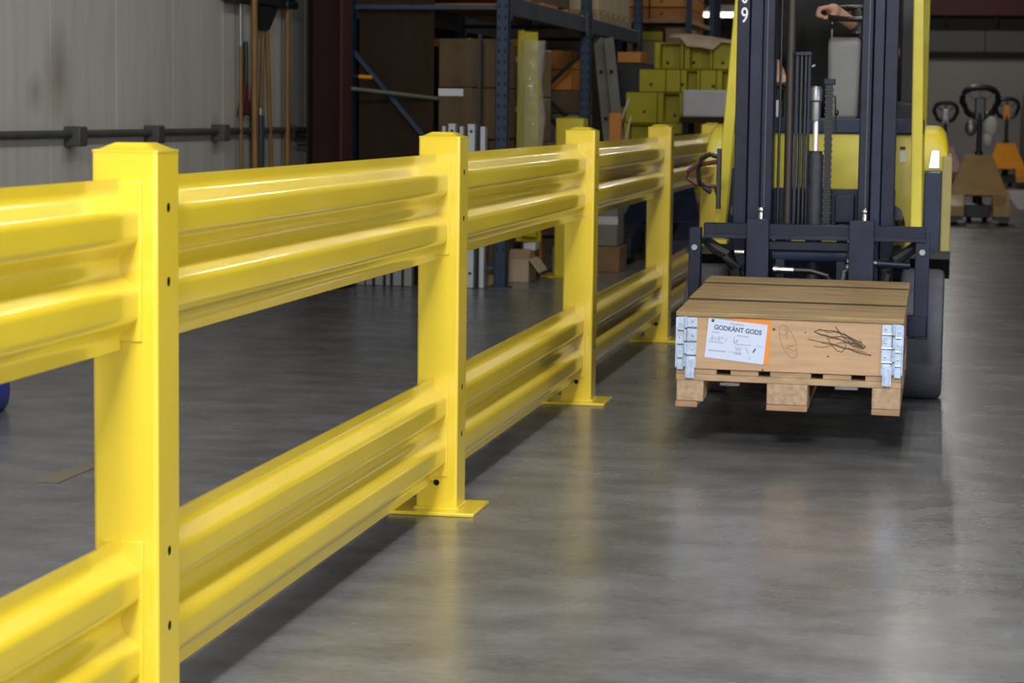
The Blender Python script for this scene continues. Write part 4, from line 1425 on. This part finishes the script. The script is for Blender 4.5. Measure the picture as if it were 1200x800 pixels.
def channel(x, wd, y, h, m_, label, group, hole=True):
    r = root('steel_channel', label, 'channel', (x, y, 0), group)
    b = B().box(x - wd / 2, x + wd / 2, y, y + 0.004, 0.004, h)
    b.box(x - wd / 2, x - wd / 2 + 0.004, y, y + 0.05, 0.004, h)
    b.box(x + wd / 2 - 0.004, x + wd / 2, y, y + 0.05, 0.004, h)
    b.ob('profile', m_, r)
    if hole:
        for z in (0.10, h - 0.05):
            B().lathe([(0.011, 0), (0.011, -0.0012)], (x, y, z), axis='y', n=10).ob('hole', DARK, r)
    return r


for (x, wd), lb in zip(chan_x, names):
    channel(x, wd, 15.26, 1.115 if wd > 0.05 else 1.098, WCHAN, lb, 'white channels at the rack', hole=wd > 0.05)
gx = ((-3.992, 0.036), (-3.93, 0.065), (-3.868, 0.05), (-3.80, 0.062), (-3.735, 0.036), (-3.672, 0.066), (-3.595, 0.062))
for i, (x, wd) in enumerate(gx):
    channel(x, wd, 15.24 + 0.01 * (i % 2), 0.80 - 0.01 * (i % 3), GCHAN, 'short grey steel channel standing on the floor before the brown boards, %s from the left' % ['first', 'second', 'third', 'fourth', 'fifth', 'sixth', 'seventh'][i], 'grey channels at the rack', hole=False)
tag(B().box(-3.135, -3.115, 15.32, 15.38, 0.004, 1.72).ob('dark_channel', BLACK), 'tall black steel strip standing just left of the first blue upright', 'channel')
carton(-3.05, -2.99, 15.5, 15.6, 0.05, 0.20, CARDP, 'tiny pale box on the floor just left of the first blue upright', tape=False)

# yellow rail piece wrapped in film, upright right of the first post
t = root('wrapped_rail', 'upright yellow rail piece wrapped in clear film between the first two rack posts', 'rail piece', (-2.93, 16.25, 0))
B().box(-3.03, -2.985, 16.22, 16.24, 0.27, 1.78).ob('flange', LIME, t, bevel=0.004)
b = B()
b.hexa([(-3.03, 16.22, 0.27), (-2.86, 16.30, 0.27), (-2.86, 16.31, 0.27), (-3.03, 16.24, 0.27)], [(-3.03, 16.22, 1.77), (-2.90, 16.28, 1.77), (-2.90, 16.30, 1.77), (-3.03, 16.24, 1.77)])
b.ob('web', LIME, t)
B().box(-2.985, -2.87, 16.20, 16.235, 0.30, 1.42).ob('rib', LIME, t, bevel=0.012)
f = B()
rnd = random.Random(3)
rows = []
for i in range(15):
    z = 0.42 + i * 0.092
    row = []
    for j in range(12):
        a = 2 * math.pi * j / 12
        rx, ry = 0.098 + rnd.uniform(-0.012, 0.006), 0.060 + rnd.uniform(-0.008, 0.008)
        row.append(f.bm.verts.new((-2.935 + rx * math.cos(a) + 0.012 * math.sin(i), 16.245 + ry * math.sin(a), z)))
    rows.append(row)
for p, q in zip(rows, rows[1:]):
    for j in range(12):
        k = (j + 1) % 12
        f.bm.faces.new((p[j], p[k], q[k], q[j]))
f.ob('stretch_film', FILM, t, smooth=80)
tag(B().box(-2.98, -2.90, 16.56, 16.59, 0.01, 1.17).ob('orange_upright', ORANGE, bevel=0.004), 'orange steel upright standing left of the lone yellow post', 'upright')
tag(B().box(-3.05, -3.00, 16.55, 16.6, 0.01, 1.45).ob('orange_upright', mat('amber_paint', (0.55, 0.33, 0.02), 0.5)), 'narrow amber upright between the wrapped boxes and the film-wrapped rail', 'upright')
tag(B().box(-2.52, -2.43, 17.3, 17.35, 0.642, 1.20).ob('orange_upright', ORANGE, bevel=0.004), 'short orange upright standing on the grey wrapped crate right of the third guard rail post', 'upright')
t = root('wrapped_crate', 'grey film-wrapped crate on a brown base, beyond the third guard rail post', 'crate', (-2.62, 17.3, 0))
B().box(-2.74, -2.42, 17.15, 17.5, 0.19, 0.64).ob('crate_body', GREYW, t, bevel=0.015)
B().box(-2.76, -2.40, 17.12, 17.53, 0.0, 0.19).ob('crate_base', mat('base_wood', (0.22, 0.12, 0.05), 0.8, var=0.3), t, bevel=0.005)
B().box(-2.742, -2.418, 17.147, 17.15, 0.36, 0.42).ob('film_band', FOAM, t)
tag(B().box(-2.99, -2.90, 16.30, 16.5, 0.20, 0.27).ob('white_block', WHITEP, bevel=0.01), 'small white block low beside the first blue upright', 'block')
# open cardboard box on the floor
tag(B().box(-3.0, -2.90, 16.28, 16.5, 0.0, 0.199).ob('brown_block', CARDD, bevel=0.01), 'dark brown block on the floor carrying the small white block', 'block')
t = root('open_carton', 'pale open cardboard box lying on the floor right of the blue upright', 'box', (-2.95, 16.0, 0))
B().box(-3.02, -2.875, 15.90, 16.20, 0.0, 0.165).ob('carton', CARDP, t, bevel=0.004)
B().hexa([(-2.875, 15.90, 0.165), (-2.875, 16.2, 0.165), (-2.86, 16.2, 0.165), (-2.86, 15.90, 0.165)], [(-2.80, 15.90, 0.07), (-2.80, 16.2, 0.07), (-2.79, 16.2, 0.075), (-2.79, 15.90, 0.075)]).ob('flap', CARDP, t)
B().hexa([(-3.02, 15.90, 0.165), (-2.875, 15.90, 0.165), (-2.875, 16.20, 0.165), (-3.02, 16.20, 0.165)], [(-3.02, 15.95, 0.225), (-2.875, 15.98, 0.225), (-2.875, 16.0, 0.23), (-3.02, 15.98, 0.23)]).ob('flap', CARD, t)
carton(-2.86, -2.72, 16.8, 17.1, 0.0, 0.20, CARD, 'small brown box behind the open carton on the floor', tape=False)

# second bay contents
for i, (z0, z1, m_, lb) in enumerate(((1.56, 1.72, ORANGE, 'orange box high under the beam behind the second rack upright'), (1.385, 1.555, ORANGE, 'orange box behind the diagonal brace, below the upper orange one'))):
    carton(-3.42, -3.14, 19.3, 19.8, z0, z1, m_, lb, tape=False)
carton(-3.42, -3.05, 19.3, 19.9, 0.95, 1.18, mat('grey_box', (0.20, 0.175, 0.15), 0.7), 'grey-brown box low behind the diagonal brace', tape=False)
carton(-3.42, -3.05, 19.3, 19.9, 1.19, 1.38, CARDD, 'dark brown box resting on the grey-brown one behind the brace', tape=False)
t = root('pallet', 'wooden shelf pallet inside the second bay holding boxes', 'pallet', (-3.25, 19.6, 0.8))
B().box(-3.45, -3.0, 19.25, 19.95, 0.91, 0.945).ob('deck', WOODP, t)
B().box(-3.45, -3.37, 19.25, 19.95, 0.0, 0.91).ob('side_support', WOODP, t)
B().box(-3.08, -3.0, 19.25, 19.95, 0.0, 0.91).ob('side_support', WOODP, t)
for i, (xa, xb_, lb) in enumerate(((-3.03, -2.895, 'left weathered grey-green channel with holes leaning under the rack beam'), (-2.925, -2.79, 'right weathered grey-green channel with holes leaning under the rack beam'))):
    r = root('leaning_channel', lb, 'channel', ((xa + xb_) / 2, 19.6, 0))
    p, q = (-2.985 + 0.10 * i, 19.75 - 0.06 * i, 1.84), (-2.70 + 0.095 * i, 19.30 - 0.06 * i, 0.02)
    B().bar(p, q, 0.022, 0.088, up=(1, 0, 0)).ob('profile', GREYW, r, bevel=0.004)
    for k in (0.16, 0.38, 0.60):
        c_ = V(p).lerp(V(q), k) + V((0, -0.02, 0))
        B().tube(c_, c_ + V((0, -0.012, 0)), 0.016, n=10).ob('hole', DARK, r)
carton(-3.02, -2.80, 21.2, 21.6, 1.66, 1.76, ORANGEJ, 'small orange box hung just under the beam in the second bay', tape=False)
carton(-3.05, -2.68, 21.2, 21.9, 1.26, 1.655, BLACK, 'black box below the small orange one in the second bay', tape=False)
carton(-3.05, -2.70, 21.2, 21.9, 1.10, 1.255, mat('amber_box', (0.42, 0.26, 0.04), 0.6), 'amber box under the black box in the second bay', tape=False)
t = root('work_table', 'dark table inside the second bay carrying the black and amber boxes', 'table', (-2.9, 21.5, 0))
B().box(-3.10, -2.62, 21.1, 22.0, 1.06, 1.095).ob('tabletop', PLYD, t)
for x in (-3.08, -2.68):
    for y in (21.14, 21.92):
        B().box(x, x + 0.05, y, y + 0.05, 0, 1.06).ob('leg', DARKW, t)
for i, (x, dxx, lb) in enumerate(((-2.66, 0.14, 'longer white plastic strap slanting before the yellow brackets'), (-2.55, 0.05, 'shorter white plastic strap beside the yellow brackets'))):
    tag(B().bar((x - 0.02, 18.4, 0.85), (x + dxx, 18.4, 1.32 if i == 0 else 1.18), 0.006, 0.03, up=(0, 1, 0)).ob('white_strap', WHITEP), lb, 'strap')
# cream cartons on a pallet on the beam
t = root('pallet', 'small brown pallet up on the beam under the cream cartons', 'pallet', (-3.2, 20.8, 2.0))
for i in range(6):
    B().box(-3.55, -2.98, 19.75 + i * 0.36, 19.98 + i * 0.36, 2.055, 2.08).ob('deck_board', WOODP, t)
for x in (-3.52, -3.28, -3.05):
    B().box(x, x + 0.07, 19.75, 21.8, 1.986, 2.055).ob('runner', WOODP, t)
for i, nm in enumerate(('first', 'second', 'third', 'fourth')):
    carton(-3.50, -2.99, 19.78 + i * 0.5, 20.26 + i * 0.5, 2.082, 2.45, CREAM, 'cream carton on the small pallet atop the beam, %s from the front' % nm, tape=False, group='cream cartons on the beam')

# second rack contents
for i in range(3):
    for j in range(2):
        r = root('orange_beam', 'orange boxed beam with dark holes in the far rack, row %s, %s' % (['at the bottom', 'in the middle', 'on top'][i], ['left', 'right'][j]), 'beam', (-3.2 + j * 0.42, 25.0, 2.22 + i * 0.13))
        x0, wd_ = ((-3.47, 0.24), (-3.215, 0.38))[j]
        B().box(x0, x0 + wd_, 25.0, 27.0, 2.215 + i * 0.13, 2.335 + i * 0.13).ob('profile', ORANGEJ if i else ORANGE, r, bevel=0.006)
        B().lathe([(0.014, 0), (0.014, -0.002)], (x0 + 0.13, 25.0, 2.275 + i * 0.13), axis='y', n=10).ob('hole', DARK, r)
carton(-3.46, -3.06, 25.0, 25.9, 1.743, 1.98, CARD, 'brown carton in the far rack left under the orange beams', tape=False)
carton(-3.04, -2.80, 25.0, 25.9, 1.743, 2.12, CARD, 'brown carton in the far rack right under the orange beams', tape=False)
carton(-3.30, -3.07, 25.0, 25.5, 1.983, 2.08, LIME, 'flat yellow box on the left brown carton in the far rack', tape=False)
t = root('storage_shelf', 'dark blue shelf frame holding orange beams and cartons before the far rack', 'shelf', (-3.0, 25.9, 0))
for x in (-3.52, -2.765):
    for y in (24.83, 27.25):
        B().box(x - 0.03, x + 0.03, y - 0.03, y + 0.03, 0, 3.0).ob('post', RACKB, t)
for z in (0.45, 1.05, 1.70, 2.172):
    B().box(-3.49, -2.77, 24.87, 27.2, z, z + 0.042).ob('shelf_board', WOODP, t)
for i, (x0, x1, lb) in enumerate(((-2.985, -2.905, 'orange upright in front of the dark far doorway'), )):
    tag(B().hexa([(x0, 27.6, 0.0), (x1, 27.6, 0.0), (x1, 27.7, 0.0), (x0, 27.7, 0.0)], [(x0 - 0.02, 27.6, 2.9), (x1 - 0.02, 27.6, 2.9), (x1 - 0.02, 27.7, 2.9), (x0 - 0.02, 27.7, 2.9)]).ob('orange_upright', ORANGE), lb, 'upright')
t = root('strip_lamp', 'lit white strip lamp with grey reflector over the dark far doorway', 'lamp', (-3.9, 40, 2.9))
B().box(-4.32, -3.2, 39.95, 40.25, 2.94, 3.06).ob('reflector', FOAM, t)
B().tube((-4.28, 40.0, 2.89), (-3.25, 40.0, 2.89), 0.045).ob('tube', TUBE, t)
t2_ = tag(B().tube((-3.2, 25.6, 2.643), (-2.80, 25.6, 2.643), 0.035).ob('grey_tube', STEEL), 'short grey metal tube lying over the orange beams in the far rack', 'tube')


# ------------------------------------------------------------------ yellow brackets stacked on a wooden bench
t = root('work_bench', 'brown timber bench carrying the stack of yellow brackets', 'bench', (-2.25, 20.4, 0))
B().box(-2.85, -1.60, 20.0, 20.8, 0.43, 0.50).ob('bench_top', WOODP, t, bevel=0.004)
for x in (-2.80, -1.75):
    for y in (20.05, 20.70):
        B().box(x, x + 0.08, y, y + 0.08, 0, 0.43).ob('leg', WOODP, t)


def bracket(x0, x1, z0, z1, y, recess, label, hole):
    r = root('yellow_bracket', label, 'bracket', ((x0 + x1) / 2, y, z0), 'yellow brackets on the bench')
    w_ = 0.05
    b = B()
    if recess:
        b.box(x0, x0 + w_, y, y + 0.36, z0, z1)
        b.box(x1 - w_ * 0.5, x1, y, y + 0.36, z0, z1)
        b.box(x0 + w_, x1 - w_ * 0.5, y + 0.02, y + 0.36, z1 - 0.012, z1)
        b.box(x0 + w_, x1 - w_ * 0.5, y + 0.02, y + 0.36, z0, z0 + 0.012)
        b.box(x0 + w_, x1 - w_ * 0.5, y + 0.15, y + 0.16, z0 + 0.012, z1 - 0.012)
    else:
        b.box(x0, x1, y, y + 0.36, z0, z1)
    b.ob('body', LIME, r, bevel=0.005)
    if hole:
        hx, hz = hole
        yy = y + (0.149 if recess and x0 + w_ < hx < x1 - w_ else -0.0002)
        B().lathe([(0.014, 0), (0.014, -0.002)], (hx, yy, hz), axis='y', n=10).ob('bolt_hole', DARK, r)
    return r


rows = [
    (1.585, 1.812, [(-2.53, -2.275, 1, (-2.43, 1.64)), (-2.268, -2.02, 1, (-2.20, 1.645)), (-2.015, -1.83, 0, (-1.93, 1.64))]),
    (1.385, 1.580, [(-2.66, -2.43, 0, (-2.555, 1.45)), (-2.425, -2.30, 0, None), (-2.295, -2.13, 1, (-2.28, 1.45)), (-2.125, -1.99, 0, (-2.01, 1.44)), (-1.985, -1.83, 1, None)]),
    (1.115, 1.380, [(-2.775, -2.50, 0, (-2.61, 1.21)), (-2.495, -2.28, 1, (-2.36, 1.18)), (-2.275, -2.05, 0, None), (-2.04, -1.82, 0, None)]),
    (0.81, 1.110, [(-2.79, -2.50, 1, None), (-2.49, -2.25, 0, None), (-2.24, -1.98, 0, None), (-1.97, -1.72, 0, None)]),
    (0.503, 0.805, [(-2.80, -2.50, 0, None), (-2.49, -2.25, 0, None), (-2.24, -1.98, 0, None), (-1.97, -1.70, 0, None)]),
]
rn = ['top row', 'second row', 'third row', 'fourth row', 'bottom row']
cn = ['first', 'second', 'third', 'fourth', 'fifth']
for i, (z0, z1, its) in enumerate(rows):
    for j, (x0, x1, rc, hl_) in enumerate(its):
        bracket(x0, x1, z0, z1, 20.05 + 0.004 * j, rc, 'yellow steel bracket in the %s of the bench stack, %s from the left' % (rn[i], cn[j]), hl_)
# bent sheet of cardboard on top
b = B()
ptsr = []
rnd = random.Random(5)
nx, ny = 10, 6
grid = []
for i in range(nx + 1):
    col_ = []
    for j in range(ny + 1):
        u, v = i / nx, j / ny
        x = -2.40 + 0.57 * u + rnd.uniform(-0.012, 0.012)
        y = 19.93 + 0.55 * v
        z = 1.862 + 0.03 * math.sin(3 * u + 1) + rnd.uniform(-0.004, 0.004)
        if v < 0.25:
            z -= (0.25 - v) * (0.42 if 0.25 < u < 0.72 else 0.12)
        col_.append(b.bm.verts.new((x, y, z)))
    grid.append(col_)
for i in range(nx):
    for j in range(ny):
        b.bm.faces.new((grid[i][j], grid[i + 1][j], grid[i + 1][j + 1], grid[i][j + 1]))
cs = b.ob('cardboard_sheet', CARDP, smooth=60)
sd = cs.modifiers.new('thick', 'SOLIDIFY')
sd.thickness = 0.008
tag(cs, 'torn sheet of pale cardboard lying on top of the yellow bracket stack', 'cardboard')
fo = B().box(-2.20, -1.82, 19.35, 19.95, 1.17, 1.40).ob('foam_pad', FOAM, bevel=0.02, seg=3)
tag(fo, 'white wrapped pad before the yellow brackets, left of the forklift mast', 'pad')
tb = root('low_stand', 'dark stand under the white wrapped pad behind the guard rail', 'stand', (-2.0, 19.6, 0))
B().box(-2.22, -1.80, 19.35, 19.93, 1.12, 1.168).ob('top', PLYD, tb)
for x in (-2.20, -1.86):
    for y in (19.38, 19.85):
        B().box(x, x + 0.05, y, y + 0.05, 0, 1.12).ob('leg', DARKW, tb)

# ------------------------------------------------------------------ hand pallet trucks

def pallet_truck(label, loc, body, rz=0.0, bag=False, tall=1.56, ring_col=None, scale=1.0):
    r = root('pallet_truck', label, 'pallet truck', (0, 0, 0))
    # forks towards -Y
    for s in (-1, 1):
        x0, x1 = sorted((s * 0.345, s * 0.155))
        b = B().hexa([(x0, 0.0, 0.10), (x1, 0.0, 0.10), (x1, 0.85, 0.12), (x0, 0.85, 0.12)], [(x0, 0.0, 0.215), (x1, 0.0, 0.215), (x1, 0.85, 0.36), (x0, 0.85, 0.36)])
        fk = b.ob('fork', body, r, bevel=0.008)
        B().box(x0 + 0.01, x1 - 0.01, 0.02, 0.8, 0.06, 0.102).ob('fork_underside', BLACK, fk)
        wy = 0.10
        B().tube((s * 0.27 - 0.05, wy, 0.045), (s * 0.27 + 0.05, wy, 0.045), 0.045, n=16).ob('load_wheel', BLACKP, fk)
        B().box(s * 0.27 - 0.055, s * 0.27 + 0.055, wy - 0.02, wy + 0.12, 0.045, 0.11).ob('wheel_fork', BLACK, fk)
    # sloping apron
    b = B().hexa([(-0.335, 0.62, 0.32), (0.335, 0.62, 0.32), (0.335, 0.66, 0.30), (-0.335, 0.66, 0.30)],
                 [(-0.155, 1.22, 0.76), (0.155, 1.22, 0.76), (0.155, 1.26, 0.74), (-0.155, 1.26, 0.74)])
    b.ob('apron', body, r, bevel=0.008)
    B().box(-0.15, 0.15, 0.70, 1.30, 0.06, 0.205).ob('undercarriage', BLACK, r, bevel=0.01)
    for s in (-1, 1):
        B().tube((s * 0.09 - 0.03, 1.33, 0.09), (s * 0.09 + 0.03, 1.33, 0.09), 0.09, n=20).ob('steer_wheel', BLACKP, r)
    b = B().tube((0, 1.33, 0.10), (0, 1.33, 0.80), 0.06, 0.05)
    b.ob('pump', BLACK, r)
    B().tube((0, 1.33, 0.75), (0, 1.40, tall - 0.32), 0.032).ob('tiller', BLACK, r)
    zc = tall - 0.19
    rg = B()
    pts = []
    for i in range(24):
        a = 2 * math.pi * i / 24
        sx_ = math.copysign(abs(math.cos(a)) ** 0.7, math.cos(a))
        sz_ = math.copysign(abs(math.sin(a)) ** 0.8, math.sin(a))
        pts.append((0.205 * sx_ * (0.86 if sz_ < 0 else 1.0), 1.42, zc + 0.165 * sz_))
    rg.path(pts, 0.036, n=8, closed=True)
    hd = rg.ob('handle_loop', BLACKP, r)
    B().box(-0.06, 0.06, 1.37, 1.46, zc - 0.22, zc + 0.05).ob('handle_hub', ring_col or BLACKP, hd, bevel=0.015)
    B().bar((-0.17, 1.42, zc + 0.09), (0, 1.42, zc), 0.03, 0.05, up=(0, 1, 0)).ob('handle_spoke', BLACKP, hd)
    B().bar((0.17, 1.42, zc + 0.09), (0, 1.42, zc), 0.03, 0.05, up=(0, 1, 0)).ob('handle_spoke', BLACKP, hd)
    B().bar((0, 1.40, zc - 0.15), (0, 1.40, zc + 0.13), 0.05, 0.04, up=(0, 1, 0)).ob('trigger', BLACKP, hd)
    if bag:
        b = B().ball((0.13, 1.36, zc - 0.29), 0.085, 0.06, 0.13)
        b.ball((0.10, 1.36, zc - 0.43), 0.06, 0.05, 0.10)
        b.ob('white_bag', WHITEB, r)
        B().ball((-0.10, 1.38, zc - 0.30), 0.07, 0.05, 0.10).ob('rag', STEEL, r)
    r.location = loc
    r.rotation_euler = (0, 0, rz)
    r.scale = (scale,) * 3
    return r


pallet_truck('tan pallet truck with black loop handle and white bag, right of the forklift', (0.375, 25.8, 0), TAN, bag=True)
pallet_truck('bright orange pallet truck with dark handle by the far wall at right', (1.02, 39.4, 0), ORANGEJ, rz=0.0, ring_col=ORANGEJ, scale=0.98)
pallet_truck('dark pallet truck half hidden behind the tan one, only its handle showing', (-0.02, 37.2, 0), RED, ring_col=STEEL, scale=0.92)
pallet_truck('navy pallet truck beyond the guard rail, left of the forklift', (-2.26, 17.9, 0), NAVY, tall=1.02)
tag(B().lathe([(0.20, 0.0), (0.26, 0.02), (0.27, 1.2), (0.24, 1.55), (0.16, 1.74), (0.05, 1.80)], (1.52, 40.6, 0), n=24).ob('covered_drum', CLOTHG, smooth=60), 'tall dark grey covered drum at the right edge by the far wall', 'drum')
